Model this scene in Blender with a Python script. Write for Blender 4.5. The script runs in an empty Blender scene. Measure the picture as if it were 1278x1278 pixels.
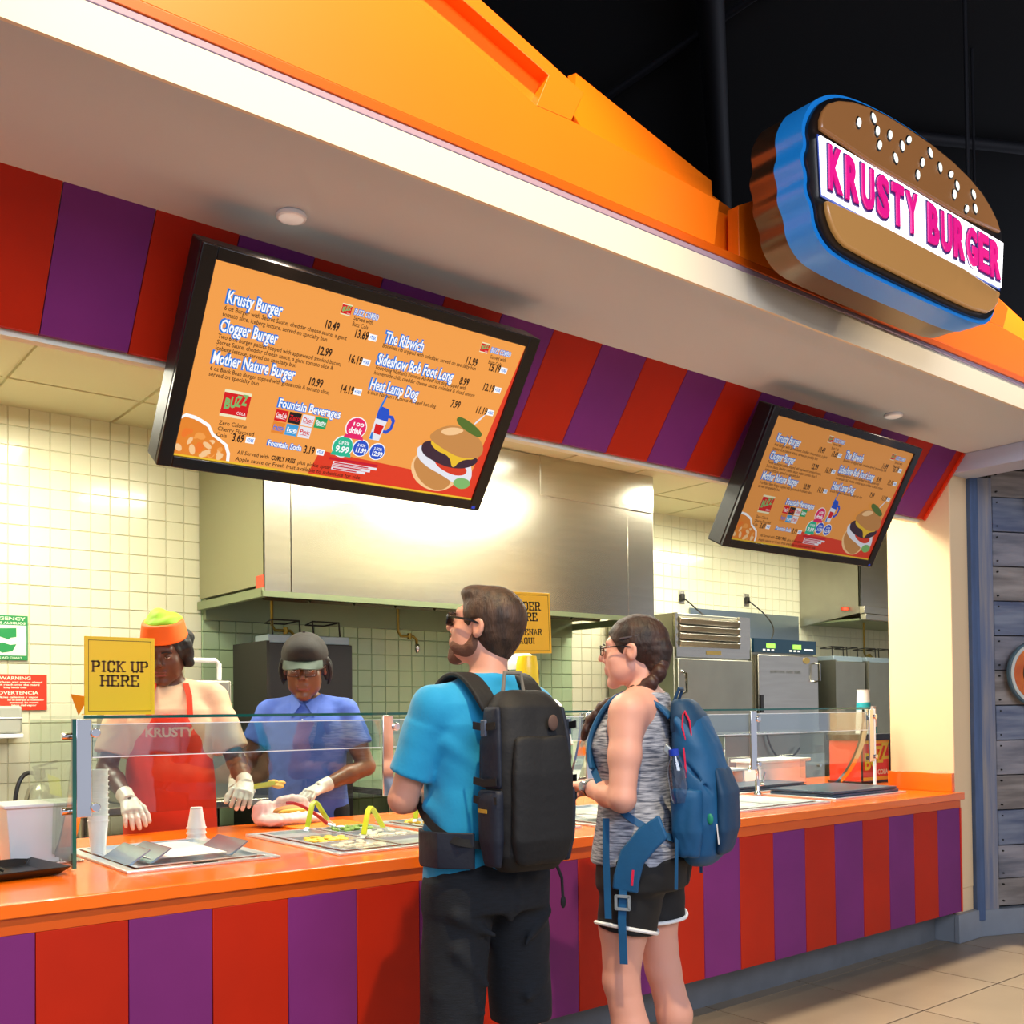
import bpy, bmesh, math, random
import numpy as np
from mathutils import Vector, Matrix, noise
random.seed(7)
PI = math.pi
SC = bpy.context.scene
COL = SC.collection

# ------------------------------------------------------------------ camera
FPX, CX, CY, HC = 1267.0, 639.0, 862.0, 1.37
_p, _r, _a = math.radians(1.1), math.radians(.57), math.radians(51.2)
_fw = np.array([math.cos(_a), math.sin(_a), 0.]); _rt = np.array([math.sin(_a), -math.cos(_a), 0.]); _up = np.array([0, 0, 1.])
_F = _fw*math.cos(_p)+_up*math.sin(_p); _U0 = _up*math.cos(_p)-_fw*math.sin(_p)
_R = _rt*math.cos(_r)-_U0*math.sin(_r); _U = _U0*math.cos(_r)+_rt*math.sin(_r)
cam_d = bpy.data.cameras.new('camera'); cam = bpy.data.objects.new('camera', cam_d); COL.objects.link(cam)
cam_d.sensor_width = 36; cam_d.lens = FPX/1278*36; cam_d.shift_y = (CY-639)/1278; cam_d.clip_start = .05
M = Matrix([[_R[0], _U[0], -_F[0], 0], [_R[1], _U[1], -_F[1], 0], [_R[2], _U[2], -_F[2], HC], [0, 0, 0, 1]])
cam.matrix_world = M
SC.camera = cam

# ------------------------------------------------------------------ world, lights, exposure
SC.view_settings.view_transform = 'Standard'; SC.view_settings.look = 'None'
SC.view_settings.gamma = 1; SC.view_settings.use_curve_mapping = False
SC.view_settings.exposure = 0.0
w = bpy.data.worlds.new('world'); SC.world = w; w.use_nodes = True
w.node_tree.nodes['Background'].inputs[0].default_value = (.62, .66, .80, 1)
w.node_tree.nodes['Background'].inputs[1].default_value = .9


def light(name, kind, loc, target, power, color, **k):
    d = bpy.data.lights.new(name, kind); d.energy = power; d.color = color
    for a, b in k.items(): setattr(d, a, b)
    o = bpy.data.objects.new(name, d); COL.objects.link(o); o.location = loc
    o.rotation_euler = (Vector(target)-Vector(loc)).to_track_quat('-Z', 'Y').to_euler()
    return o


# mall track spots above and in front of the stall, warm
light('mall_spot', 'SPOT', (1.2, .55, 5.5), (1.45, 2.3, 3.0), 1050, (1, .78, .46), spot_size=math.radians(52), spot_blend=.7, shadow_soft_size=.06)
light('mall_spot', 'SPOT', (5.5, 1.77, 5.9), (5.5, 2.2, 2.2), 1900, (1, .86, .66), spot_size=math.radians(70), spot_blend=.4, shadow_soft_size=.05)
# added cool area fill, standing for the mall hall behind the camera
light('hall_fill', 'AREA', (.5, -3.2, 4.2), (2.6, 3.0, 1.2), 265, (.80, .86, 1), shape='RECTANGLE', size=5, size_y=2.0)
# kitchen fluorescent troffers
for (x, y) in ((1.0, 5.2), (2.9, 4.3), (6.3, 5.0), (8.2, 4.6), (4.6, 3.9)):
    light('kitchen_light', 'AREA', (x, y, 3.04), (x, y, 0), 70, (1, .98, .80), shape='RECTANGLE', size=1.2, size_y=.5)
# downlights in the soffit
for (x, y) in ((1.35, 2.70), (4.65, 2.72), (-1.2, 2.7)):
    light('soffit_downlight', 'SPOT', (x, y, 2.79), (x, y+.15, 0), 26, (1, .9, .75), spot_size=math.radians(125), spot_blend=.8, shadow_soft_size=.05)
# warm spot aimed at the cream pier
light('pier_light', 'SPOT', (4.5, 3.25, 2.6), (5.7, 3.2, 1.6), 38, (1, .80, .55), spot_size=math.radians(80), spot_blend=.9, shadow_soft_size=.12)


# ------------------------------------------------------------------ helpers
def lin(h):
    h = h.lstrip('#'); c = [int(h[i:i+2], 16)/255 for i in (0, 2, 4)]
    return tuple(x/12.92 if x <= .04045 else ((x+.055)/1.055)**2.4 for x in c)+(1,)


MATS = {}


def mat(name, col='#888888', rough=.5, metal=0., spec=.5, nz=0., nscale=8., nstretch=(1, 1, 1), bump=0., bscale=60., emit=0., coat=0., sheen=0., col2=None, sub=0.):
    if name in MATS: return MATS[name]
    m = bpy.data.materials.new(name); m.use_nodes = True; nt = m.node_tree; b = nt.nodes['Principled BSDF']
    c = lin(col) if isinstance(col, str) else col
    b.inputs['Base Color'].default_value = c; b.inputs['Roughness'].default_value = rough; b.inputs['Metallic'].default_value = metal
    b.inputs['Specular IOR Level'].default_value = spec; b.inputs['Coat Weight'].default_value = coat
    b.inputs['Sheen Weight'].default_value = sheen
    if sub: b.inputs['Subsurface Weight'].default_value = sub; b.inputs['Subsurface Radius'].default_value = (.02, .008, .004); b.inputs['Subsurface Scale'].default_value = .5
    if emit: b.inputs['Emission Color'].default_value = c; b.inputs['Emission Strength'].default_value = emit
    if nz or bump or col2:
        tc = nt.nodes.new('ShaderNodeTexCoord'); mp = nt.nodes.new('ShaderNodeMapping'); mp.inputs['Scale'].default_value = nstretch
        nt.links.new(tc.outputs['Object'], mp.inputs[0])
        if nz or col2:
            n = nt.nodes.new('ShaderNodeTexNoise'); n.inputs['Scale'].default_value = nscale; n.inputs['Detail'].default_value = 5
            nt.links.new(mp.outputs[0], n.inputs[0])
            r = nt.nodes.new('ShaderNodeValToRGB'); c2 = lin(col2) if col2 else tuple(x*(1-nz) for x in c[:3])+(1,)
            r.color_ramp.elements[0].position = .35; r.color_ramp.elements[0].color = c2
            r.color_ramp.elements[1].position = .65; r.color_ramp.elements[1].color = c
            nt.links.new(n.outputs[0], r.inputs[0]); nt.links.new(r.outputs[0], b.inputs['Base Color'])
        if bump:
            n = nt.nodes.new('ShaderNodeTexNoise'); n.inputs['Scale'].default_value = bscale; n.inputs['Detail'].default_value = 3
            nt.links.new(mp.outputs[0], n.inputs[0]); bp = nt.nodes.new('ShaderNodeBump'); bp.inputs['Strength'].default_value = bump; bp.inputs['Distance'].default_value = .004
            nt.links.new(n.outputs[0], bp.inputs['Height']); nt.links.new(bp.outputs[0], b.inputs['Normal'])
    MATS[name] = m
    return m


def glassmat(name, tint, strength=1.):
    if name in MATS: return MATS[name]
    m = bpy.data.materials.new(name); m.use_nodes = True; nt = m.node_tree; nt.nodes.clear()
    o = nt.nodes.new('ShaderNodeOutputMaterial'); mx = nt.nodes.new('ShaderNodeMixShader'); t = nt.nodes.new('ShaderNodeBsdfTransparent')
    g = nt.nodes.new('ShaderNodeBsdfGlossy'); g.inputs['Roughness'].default_value = .01; f = nt.nodes.new('ShaderNodeFresnel'); f.inputs[0].default_value = 1.5
    ge = nt.nodes.new('ShaderNodeNewGeometry'); io = nt.nodes.new('ShaderNodeMapRange'); io.inputs[3].default_value = 1.5; io.inputs[4].default_value = 1/1.5
    nt.links.new(ge.outputs['Backfacing'], io.inputs[0]); nt.links.new(io.outputs[0], f.inputs[0])
    t.inputs[0].default_value = tint; mu = nt.nodes.new('ShaderNodeMath'); mu.operation = 'MULTIPLY'; mu.inputs[1].default_value = strength; mu.use_clamp = True
    nt.links.new(f.outputs[0], mu.inputs[0]); nt.links.new(mu.outputs[0], mx.inputs[0]); nt.links.new(t.outputs[0], mx.inputs[1]); nt.links.new(g.outputs[0], mx.inputs[2]); nt.links.new(mx.outputs[0], o.inputs[0])
    MATS[name] = m
    return m


def tag(o, label=None, cat=None, group=None, kind=None):
    if label: o['label'] = label
    if cat: o['category'] = cat
    if group: o['group'] = group
    if kind: o['kind'] = kind
    return o


def empty(name, loc=(0, 0, 0), rz=0., label=None, cat=None, group=None, kind=None):
    o = bpy.data.objects.new(name, None); COL.objects.link(o); o.location = loc; o.rotation_euler = (0, 0, rz); o.empty_display_size = .1
    return tag(o, label, cat, group, kind)


class MB:
    """collects vertices and faces; build() links them as ONE mesh object"""
    def __init__(s): s.v = []; s.f = []; s.mi = []; s.cur = 0
    def m(s, i): s.cur = i; return s
    def add(s, vs, fs):
        n = len(s.v); s.v += [tuple(map(float, q)) for q in vs]; s.f += [tuple(n+i for i in f) for f in fs]; s.mi += [s.cur]*len(fs); return s
    def box(s, c, d, R=None):
        x, y, z = (q/2 for q in d); vs = [Vector((a*x, b*y, e*z)) for e in (-1, 1) for b in (-1, 1) for a in (-1, 1)]
        if R is not None: vs = [R @ v for v in vs]
        return s.add([v+Vector(c) for v in vs], [(0, 2, 3, 1), (4, 5, 7, 6), (0, 1, 5, 4), (2, 6, 7, 3), (0, 4, 6, 2), (1, 3, 7, 5)])
    def bb(s, a, b): return s.box([(p+q)/2 for p, q in zip(a, b)], [abs(q-p) for p, q in zip(a, b)])
    def hexa(s, p8): return s.add(p8, [(0, 3, 2, 1), (4, 5, 6, 7), (0, 1, 5, 4), (1, 2, 6, 5), (2, 3, 7, 6), (3, 0, 4, 7)])
    def tube(s, pts, r, n=10, close=False, cap=True):
        pts = [Vector(p) for p in pts]; N = len(pts); rs = r if isinstance(r, (list, tuple)) else [r]*N
        up = None; rings = []
        for i, p in enumerate(pts):
            if close: t = pts[(i+1) % N]-pts[i-1]
            else: t = pts[min(i+1, N-1)]-pts[max(i-1, 0)]
            t = t.normalized()
            if up is None: up = Vector((0, 0, 1)) if abs(t.z) < .9 else Vector((0, 1, 0))
            a = (up-t*up.dot(t)).normalized(); up = a; b = t.cross(a)
            rings.append([p+(a*math.cos(2*PI*k/n)+b*math.sin(2*PI*k/n))*rs[i] for k in range(n)])
        vs = [v for q in rings for v in q]; fs = []
        for i in range(N if close else N-1):
            j = (i+1) % N
            for k in range(n): l = (k+1) % n; fs.append((i*n+k, i*n+l, j*n+l, j*n+k))
        if cap and not close: fs += [tuple(range(n))[::-1], tuple((N-1)*n+k for k in range(n))]
        return s.add(vs, fs)
    def cyl(s, a, b, r, n=20, r2=None): return s.tube([a, b], [r, r if r2 is None else r2], n)
    def lathe(s, prof, c=(0, 0, 0), n=24, sx=1., sy=1.):
        vs = []; fs = []; m_ = len(prof)
        for k in range(n):
            a = 2*PI*k/n
            for (r, z) in prof: vs.append((c[0]+r*math.cos(a)*sx, c[1]+r*math.sin(a)*sy, c[2]+z))
        for k in range(n):
            l = (k+1) % n
            for i in range(m_-1): fs.append((k*m_+i, l*m_+i, l*m_+i+1, k*m_+i+1))
        if prof[0][0] > 1e-6: fs.append(tuple(k*m_ for k in range(n))[::-1])
        if prof[-1][0] > 1e-6: fs.append(tuple(k*m_+m_-1 for k in range(n)))
        return s.add(vs, fs)
    def prism(s, poly, d0, d1, ax='y'):
        """polygon (u,v) extruded along ax; ax='y': u=x v=z ; 'z': u=x v=y ; 'x': u=y v=z"""
        def P(u, v, d): return {'y': (u, d, v), 'z': (u, v, d), 'x': (d, u, v)}[ax]
        n = len(poly); vs = [P(u, v, d0) for u, v in poly]+[P(u, v, d1) for u, v in poly]
        return s.add(vs, [tuple(range(n))[::-1], tuple(range(n, 2*n))]+[(i, (i+1) % n, n+(i+1) % n, n+i) for i in range(n)])
    def ell(s, c, r, n=16, m_=10, R=None):
        vs = []; fs = []
        for i in range(m_+1):
            t = PI*i/m_
            for k in range(n):
                a = 2*PI*k/n; v = Vector((r[0]*math.sin(t)*math.cos(a), r[1]*math.sin(t)*math.sin(a), r[2]*math.cos(t)))
                if R is not None: v = R @ v
                vs.append(v+Vector(c))
        for i in range(m_):
            for k in range(n): l = (k+1) % n; fs.append((i*n+k, (i+1)*n+k, (i+1)*n+l, i*n+l))
        return s.add(vs, fs)
    def ribbon(s, pts, ups, w_, t_):
        """flat strap: box section swept along pts, wide along 'ups'"""
        pts = [Vector(p) for p in pts]; N = len(pts); vs = []; fs = []
        for i, p in enumerate(pts):
            t = (pts[min(i+1, N-1)]-pts[max(i-1, 0)]).normalized(); u = Vector(ups[i] if isinstance(ups[0], (list, tuple, Vector)) else ups)
            u = (u-t*u.dot(t)).normalized(); nn = t.cross(u)
            for a, b in ((-1, -1), (1, -1), (1, 1), (-1, 1)): vs.append(p+u*a*w_/2+nn*b*t_/2)
        for i in range(N-1):
            for k in range(4): l = (k+1) % 4; fs.append((i*4+k, i*4+l, i*4+4+l, i*4+4+k))
        fs += [(3, 2, 1, 0), tuple((N-1)*4+k for k in range(4))]
        return s.add(vs, fs)
    def mesh(s, name, mats=(), smooth=True, angle=38):
        me = bpy.data.meshes.new(name); me.from_pydata(s.v, [], s.f)
        for q in (mats if isinstance(mats, (list, tuple)) else [mats]): me.materials.append(q)
        me.polygons.foreach_set('material_index', s.mi); me.update()
        bm = bmesh.new(); bm.from_mesh(me); bmesh.ops.recalc_face_normals(bm, faces=bm.faces); bm.to_mesh(me); bm.free()
        if smooth:
            me.polygons.foreach_set('use_smooth', [True]*len(me.polygons)); me.set_sharp_from_angle(angle=math.radians(angle))
        return me
    def build(s, name, mats, parent=None, bev=0., smooth=True, seg=2, angle=38, loc=None, **k):
        o = bpy.data.objects.new(name, s.mesh(name, mats, smooth, angle)); COL.objects.link(o); o.parent = parent
        if loc is not None: o.location = loc
        if bev:
            b = o.modifiers.new('bevel', 'BEVEL'); b.width = bev; b.segments = seg; b.limit_method = 'ANGLE'; b.angle_limit = math.radians(40); b.harden_normals = False
        return tag(o, **k)


def link_mesh(name, me, parent=None, loc=None, rot=None, scale=None):
    o = bpy.data.objects.new(name, me); COL.objects.link(o); o.parent = parent
    if loc is not None: o.location = loc
    if rot is not None: o.rotation_euler = rot
    if scale is not None: o.scale = scale
    return o


def copy_tree(o, parent=None):
    c = o.copy(); COL.objects.link(c); c.parent = parent
    for ch in list(o.children): copy_tree(ch, c)
    return c


def arc(c, r, a0, a1, n, plane='yz'):
    out = []
    for i in range(n+1):
        a = math.radians(a0+(a1-a0)*i/n); u, v = r*math.cos(a), r*math.sin(a)
        out.append((c[0], c[1]+u, c[2]+v) if plane == 'yz' else ((c[0]+u, c[1], c[2]+v) if plane == 'xz' else (c[0]+u, c[1]+v, c[2])))
    return out


def bez(p0, p1, p2, p3, n=12):
    P = [Vector(q) for q in (p0, p1, p2, p3)]
    return [P[0]*(1-t)**3+P[1]*3*t*(1-t)**2+P[2]*3*t*t*(1-t)+P[3]*t**3 for t in [i/n for i in range(n+1)]]


_dg = None


def text_mesh(body, size, ex=.0004, off=0., sx=1., align='LEFT', res=3, spacing=1., shear=0.):
    c = bpy.data.curves.new('txt', 'FONT'); c.body = body; c.size = size; c.extrude = ex; c.offset = off; c.align_x = align
    c.resolution_u = res; c.space_character = spacing; c.shear = shear
    o = bpy.data.objects.new('txt', c); COL.objects.link(o)
    bpy.context.view_layer.update()
    me = bpy.data.meshes.new_from_object(o.evaluated_get(bpy.context.evaluated_depsgraph_get()))
    bpy.data.objects.remove(o); bpy.data.curves.remove(c)
    if sx != 1.:
        for v in me.vertices: v.co.x *= sx
    return me


def text_into(mb, body, size, x, y, z=0., **k):
    me = text_mesh(body, size, **k)
    mb.add([(v.co.x+x, v.co.y+y, v.co.z+z) for v in me.vertices], [tuple(p.vertices) for p in me.polygons]); bpy.data.meshes.remove(me)
    return mb


# slab-serif stroke letters (for the yellow signs)
SLAB = {
 'P': ([[(0, 0), (0, 1)], [(0, 1), (.45, 1), (.6, .88), (.6, .62), (.45, .5), (0, .5)]], [(0, 0), (0, 1)]),
 'I': ([[(.10, 0), (.10, 1)]], [(.10, 0), (.10, 1)]),
 'C': ([[(.6, .7), (.6, .88), (.45, 1), (.15, 1), (0, .85), (0, .15), (.15, 0), (.45, 0), (.6, .12), (.6, .25)]], []),
 'K': ([[(0, 0), (0, 1)], [(.6, 1), (0, .45)], [(.2, .6), (.6, 0)]], [(0, 0), (0, 1), (.6, 1), (.6, 0)]),
 'U': ([[(0, 1), (0, .15), (.15, 0), (.45, 0), (.6, .15), (.6, 1)]], [(0, 1), (.6, 1)]),
 'H': ([[(0, 0), (0, 1)], [(.6, 0), (.6, 1)], [(0, .5), (.6, .5)]], [(0, 0), (0, 1), (.6, 0), (.6, 1)]),
 'E': ([[(.55, .75), (.55, 1), (0, 1), (0, 0), (.6, 0), (.6, .25)], [(0, .5), (.4, .5)]], [(0, 0), (0, 1)]),
 'R': ([[(0, 0), (0, 1)], [(0, 1), (.45, 1), (.57, .88), (.57, .64), (.45, .52), (0, .52)], [(.3, .52), (.6, 0)]], [(0, 0), (0, 1), (.62, 0)]),
 'O': ([[(.15, 0), (.45, 0), (.6, .15), (.6, .85), (.45, 1), (.15, 1), (0, .85), (0, .15), (.15, 0)]], []),
 'D': ([[(0, 0), (0, 1), (.42, 1), (.6, .82), (.6, .18), (.42, 0), (0, 0)]], [(0, 0), (0, 1)]),
 'N': ([[(0, 0), (0, 1), (.6, 0), (.6, 1)]], [(0, 0), (.6, 1), (0, 1)]),
 'A': ([[(0, 0), (.3, 1), (.6, 0)], [(.12, .35), (.48, .35)]], [(0, 0), (.6, 0)]),
 'Q': ([[(.15, 0), (.45, 0), (.6, .15), (.6, .85), (.45, 1), (.15, 1), (0, .85), (0, .15), (.15, 0)], [(.35, .25), (.65, -.12)]], []),
}


def slab_text(mb, s, cx, y, h, z0, t=.001, wid=.9, sw=.2):
    adv = .98; tot = sum(adv*(.55 if c in ' I' else 1) for c in s)-.38
    x = -tot/2
    def bar(a, b, w_):
        a = Vector((a[0], a[1])); b = Vector((b[0], b[1])); d = (b-a).normalized(); n = Vector((-d.y, d.x))*w_/2; e = d*w_*.35
        q = [a-e+n, a-e-n, b+e-n, b+e+n]
        mb.add([(p.x, p.y, z0) for p in q]+[(p.x, p.y, z0+t) for p in q], [(0, 1, 2, 3), (7, 6, 5, 4), (0, 4, 5, 1), (1, 5, 6, 2), (2, 6, 7, 3), (3, 7, 4, 0)])
    for c in s:
        if c == ' ': x += adv*.55; continue
        st, se = SLAB[c]
        f = lambda p: (cx+(x+p[0])*h*wid, y+p[1]*h)
        for pl in st:
            for a, b in zip(pl, pl[1:]): bar(f(a), f(b), sw*h*(1 if abs(b[0]-a[0]) < .3 else .62))
        for p in se:
            q = f(p); bar((q[0]-h*.17, q[1]+(.02*h if p[1] < .5 else -.02*h)), (q[0]+h*.17, q[1]+(.02*h if p[1] < .5 else -.02*h)), .12*h)
        x += adv*(.60 if c == 'I' else 1)
    return mb

# ------------------------------------------------------------------ materials
m_orange = mat('orange_laminate', '#FA7208', .22, coat=.3)
m_orange_dk = mat('orange_edge', '#D85A0A', .35)
m_red = mat('red_panel', '#BC2404', .5, spec=.25, nz=.12, nscale=3)
m_purple = mat('purple_panel', '#7A2A74', .5, spec=.25, nz=.12, nscale=3)
m_soff = mat('soffit_paint', '#C6D0D8', .75, bump=.05)
m_fascia = mat('fascia_paint', '#E8DAC0', .7)
m_board = mat('orange_board_paint', '#FF7604', .42, nz=.05, nscale=1.5)
m_lav = mat('lavender_trim_paint', '#A88C9C', .6)
m_cream = mat('cream_pier_paint', '#F1D2A4', .65)
m_tile = mat('white_wall_tile', '#E4E2C6', .16, coat=.2, nz=.03, nscale=1)
m_tileg = mat('green_wall_tile', '#A9BE97', .2, coat=.2)
m_grout = mat('grout', '#D2CDAE', .8)
m_groutg = mat('green_grout', '#98AC86', .8)
m_steel = mat('stainless_steel', '#C2BCAE', .27, 1., nz=.08, nscale=2.5, nstretch=(1, 1, 12), bump=.03, bscale=20)
m_steel_s = mat('satin_steel', '#A8A698', .42, 1., nz=.12, nscale=3)
m_chrome = mat('chrome', '#D8D8D8', .08, 1.)
m_black = mat('black_plastic', '#15120F', .35)
m_dark = mat('dark_metal', '#22201C', .5, .4)
m_white = mat('white_plastic', '#ECECEC', .35)
m_toe = mat('grey_toe_kick', '#6F7378', .5, nz=.2, nscale=6)
m_base = mat('grey_base_tile', '#8C949E', .4, nz=.12, nscale=6)
m_floor = mat('floor_tile_stone', '#96856F', .32, nz=.14, nscale=2.2)
m_fgrout = mat('floor_grout', '#5C5145', .8)
m_ceil = mat('acoustic_tile', '#D3CCA6', .8, bump=.2, bscale=200)
m_cgrid = mat('ceiling_grid', '#DAD4B0', .6)
m_night = mat('dark_ceiling_paint', '#030305', .95)
m_pipe = mat('dark_pipe', '#15151B', .6)
m_hood_i = mat('hood_inner_steel', '#8E9A78', .4, .7)

# ------------------------------------------------------------------ setting
XW = 5.70      # inner face of the right pier
YB = 6.15      # kitchen back wall
ZC = 3.10      # kitchen ceiling
ZS = 2.827     # soffit underside
YF = 2.30      # fascia front

floor = MB().bb((-6, -6, -.06), (13, 8, -.012)).build('floor', m_fgrout, kind='structure')
tx, ty, g = .69, .60, .004
tm = MB().bb((-tx/2+g, -ty/2+g, -.02), (tx/2-g, ty/2-g, 0)).mesh('floor_tile', m_floor)
n = 0
rest = MB()
for j in range(-13, 13):
    for i in range(-14, 18):
        cx, cy = 4.31-tx/2+i*tx, 2.43-ty/2+j*ty
        if cy > 7.8 or cx > 12.8 or cx < -5.8 or cy < -5.8: continue
        if 2.2 < cx < 8 and -.2 < cy < 3.4: link_mesh('floor_tile', tm, floor, (cx, cy, 0)); n += 1
        else: rest.bb((cx-tx/2+g, cy-ty/2+g, -.02), (cx+tx/2-g, cy+ty/2-g, 0))
rest.build('far_tile', m_floor, floor, kind='stuff')

# kitchen back wall with square tiles
wall = MB().bb((-1.5, YB, 0), (12.5, YB+.12, 3.4)).build('wall_back', m_grout, kind='structure')
HX0, HX1 = 2.44, 5.59     # hood span
ts = .111
def tile_mesh(mm, nm): return MB().add([(-ts/2+.0014, 0, -ts/2+.0014), (ts/2-.0014, 0, -ts/2+.0014), (ts/2-.0014, 0, ts/2-.0014), (-ts/2+.0014, 0, ts/2-.0014),
                          (-ts/2+.004, -.007, -ts/2+.004), (ts/2-.004, -.007, -ts/2+.004), (ts/2-.004, -.007, ts/2-.004), (-ts/2+.004, -.007, ts/2-.004)],
                          [(4, 5, 6, 7), (0, 1, 5, 4), (1, 2, 6, 5), (2, 3, 7, 6), (3, 0, 4, 7)]).mesh(nm, mm, smooth=False)
tmw = tile_mesh(m_tile, 'wall_tile')
single, joined, joing = 0, MB(), MB()
def tq(mb, x, z, y=YB):
    a, b = ts/2-.0014, ts/2-.004
    mb.add([(x-a, y, z-a), (x+a, y, z-a), (x+a, y, z+a), (x-a, y, z+a), (x-b, y-.007, z-b), (x+b, y-.007, z-b), (x+b, y-.007, z+b), (x-b, y-.007, z+b)], [(4, 5, 6, 7), (0, 1, 5, 4), (1, 2, 6, 5), (2, 3, 7, 6), (3, 0, 4, 7)])
for i in range(0, 110):
    for j in range(0, 28):
        x, z = .35+ts/2+(i-14)*ts, ZC-ts/2-j*ts
        if x > 12.3: continue
        green = HX0 < x < HX1 and z < 2.1
        if .38 < x < 2.45 and z > 1.45 and single < 300 and not green: link_mesh('wall_tile', tmw, wall, (x, YB, z)); single += 1
        else: tq(joing if green else joined, x, z)
joined.build('far_tile', m_tile, wall, kind='stuff', smooth=False)
gp = MB().bb((HX0, YB-.004, .3), (HX1, YB-.0005, 2.15)).build('green_tile_panel', m_groutg, wall)
for v in gp.data.vertices: pass
joing.build('green_tile', m_tileg, wall, kind='stuff', smooth=False, loc=(0, -.004, 0))

# kitchen ceiling of lay-in tiles
kc = MB().bb((-1.5, 2.9, ZC+.012), (12.5, YB+.1, ZC+.06)).build('ceiling', m_cgrid, kind='structure')
cm_ = MB().bb((-.33, -.33, -.004), (.33, .33, .014)).mesh('ceiling_tile', m_ceil)
for i in range(-2, 16):
    for j in range(0, 5): link_mesh('ceiling_tile', cm_, kc, (.2+i*.685, 3.40+j*.685-.17, ZC))
# side walls of the kitchen (off frame left) and the far right kitchen end
MB().bb((-1.6, 3.0, 0), (-1.5, YB, 3.2)).build('wall_left', m_tile, kind='structure')
MB().bb((12.4, 3.0, 0), (12.5, YB, 3.2)).build('wall_far_right', m_tile, kind='structure')

# overhead bulkhead: soffit + fascia
MB().bb((-3, YF, ZS), (12.5, 3.2, ZS+.05)).build('ceiling_soffit', m_soff, kind='structure')
MB().bb((-3, YF-.012, ZS), (12.5, YF+.1, 2.935)).build('trim_fascia', m_fascia, kind='structure')
MB().bb((-3, YF-.014, 2.935), (12.5, YF+.1, 2.955)).build('trim_lavender', m_lav, kind='structure', bev=.003)
# striped slanting valance below the soffit : panels
val = empty('striped_valance', (0, 2.91, ZS), label='slanting valance of red and purple panels above the menu screens', cat='valance')
y0, z0, y1, z1 = 2.90, 2.827, 3.15, 2.482
pw = .2545
k = 0
x = .777-pw*5
while x < XW-.03:
    xe = min(x+pw, XW-.004)
    mm = m_purple if (k-5) % 2 == 0 else m_red
    a, b = x+.0015, xe-.0015
    MB().hexa([(a, y0-2.91, 0), (b, y0-2.91, 0), (b, y1-2.91, z1-ZS), (a, y1-2.91, z1-ZS), (a, y0-2.91+.03, 0), (b, y0-2.91+.03, 0), (b, y1-2.91+.02, z1-ZS+.001), (a, y1-2.91+.02, z1-ZS+.001)]).build('valance_panel', mm, val, smooth=False)
    x = xe; k += 1
MB().hexa([(-1, .0, 0), (XW-.001, .0, 0), (XW-.001, .262, -.345), (-1, .262, -.345), (-1, .2, 0), (XW-.001, .2, 0), (XW-.001, .30, -.345), (-1, .30, -.345)]).build('backing_board', mat('valance_back', '#C9C3A0', .7), val, smooth=False)
MB().box((XW-.012-.0, .115, -.175), (.018, .02, .43), Matrix.Rotation(math.atan2(.25, .345), 3, 'X')).build('end_strip', mat('orange_red_strip', '#E8380A', .4), val)
MB().bb((-1, .262, -.362), (XW-.02, .30, -.345)).build('bottom_rail', mat('rail_white', '#D8D6C0', .5), val)

# right pier (end wall) + header beam + base
MB().bb((XW, 2.995, .30), (XW+.20, 3.40, 2.9)).build('wall_pier', m_cream, kind='structure', bev=.006)
MB().bb((XW-.03, 2.965, 0), (XW+.23, 3.0, .165)).bb((XW-.03, 2.99, 0), (XW+.23, 3.43, .165)).build('baseboard_pier', m_base, kind='structure', bev=.004)
MB().bb((XW-.001, 3.0, .165), (XW+.2, 3.4, .31)).build('wall_pier_foot', m_cream, kind='structure')
MB().bb((XW, -1, 2.722), (XW+.22, 2.999, ZS-.001)).build('trim_header', mat('header_blue_lit', '#B9C3DA', .7), kind='structure', bev=.003)  # blue light falling on the header is put into its paint colour

# weathered wood wall right of the pier, turned 23 degrees
ww = empty('wall_wood', (5.925, 3.02, 0), math.radians(-23.4), kind='structure')
m_w = [mat('weathered_wood_%d' % i, c, .75, nz=.0, col2=c2, nscale=2.5, nstretch=(.8, 1, 7), bump=.5, bscale=10) for i, (c, c2) in enumerate((('#98959A', '#63656F'), ('#A29A94', '#736C68'), ('#858D9C', '#555F79')))]
MB().bb((0, .03, .0), (3, .09, 2.9)).build('backing', m_dark, ww)
zz = [.165, .33, .53, .74, .95, 1.16, 1.37, 1.58, 1.79, 2.0, 2.21, 2.42, 2.63, 2.80]
for i in range(len(zz)-1):
    a, b = zz[i]+.003, zz[i+1]-.003
    segs = [(.19, 3.0)]
    if i in (3, 5, 8): segs = [(.19, .36+.03*i), (.364+.03*i, 3.0)]
    for (s0, s1) in segs:
        MB().bb((s0, -.002-.004*((i*7) % 3), a), (s1, .03, b)).build('plank', m_w[(i*2+int(s0*10)) % 3], ww, bev=.003)
        for zq in (a+.03, b-.03): MB().cyl((s0+.03, -.014, zq), (s0+.03, 0, zq), .005, 8).build('nail', m_dark, ww)
MB().bb((.0, -.028, .12), (.17, .03, 2.74)).build('corner_post', mat('post_wood', '#6B7690', .75, col2='#98928F', nscale=2, nstretch=(14, 1, .8), bump=.6, bscale=12), ww, bev=.004)
MB().bb((-.012, -.06, .10), (.045, .03, 2.75)).build('edge_board', mat('blue_post_wood', '#50678E', .75, nz=.3, nscale=3, nstretch=(10, 1, 1), bump=.4), ww, bev=.004)
for s0, s1 in ((0, .42), (.424, 1.2), (1.204, 3.0)):
    MB().bb((s0, -.035, 0), (s1, .03, .155)).build('base_tile', m_base, ww, bev=.003)
# dark triangular pennant corner near the top of the wood wall
MB().prism([(.40, 2.62), (.62, 2.62), (.62, 2.36)], -.05, -.042).build('pennant', mat('navy_cloth', '#2A3150', .8), ww)

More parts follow.
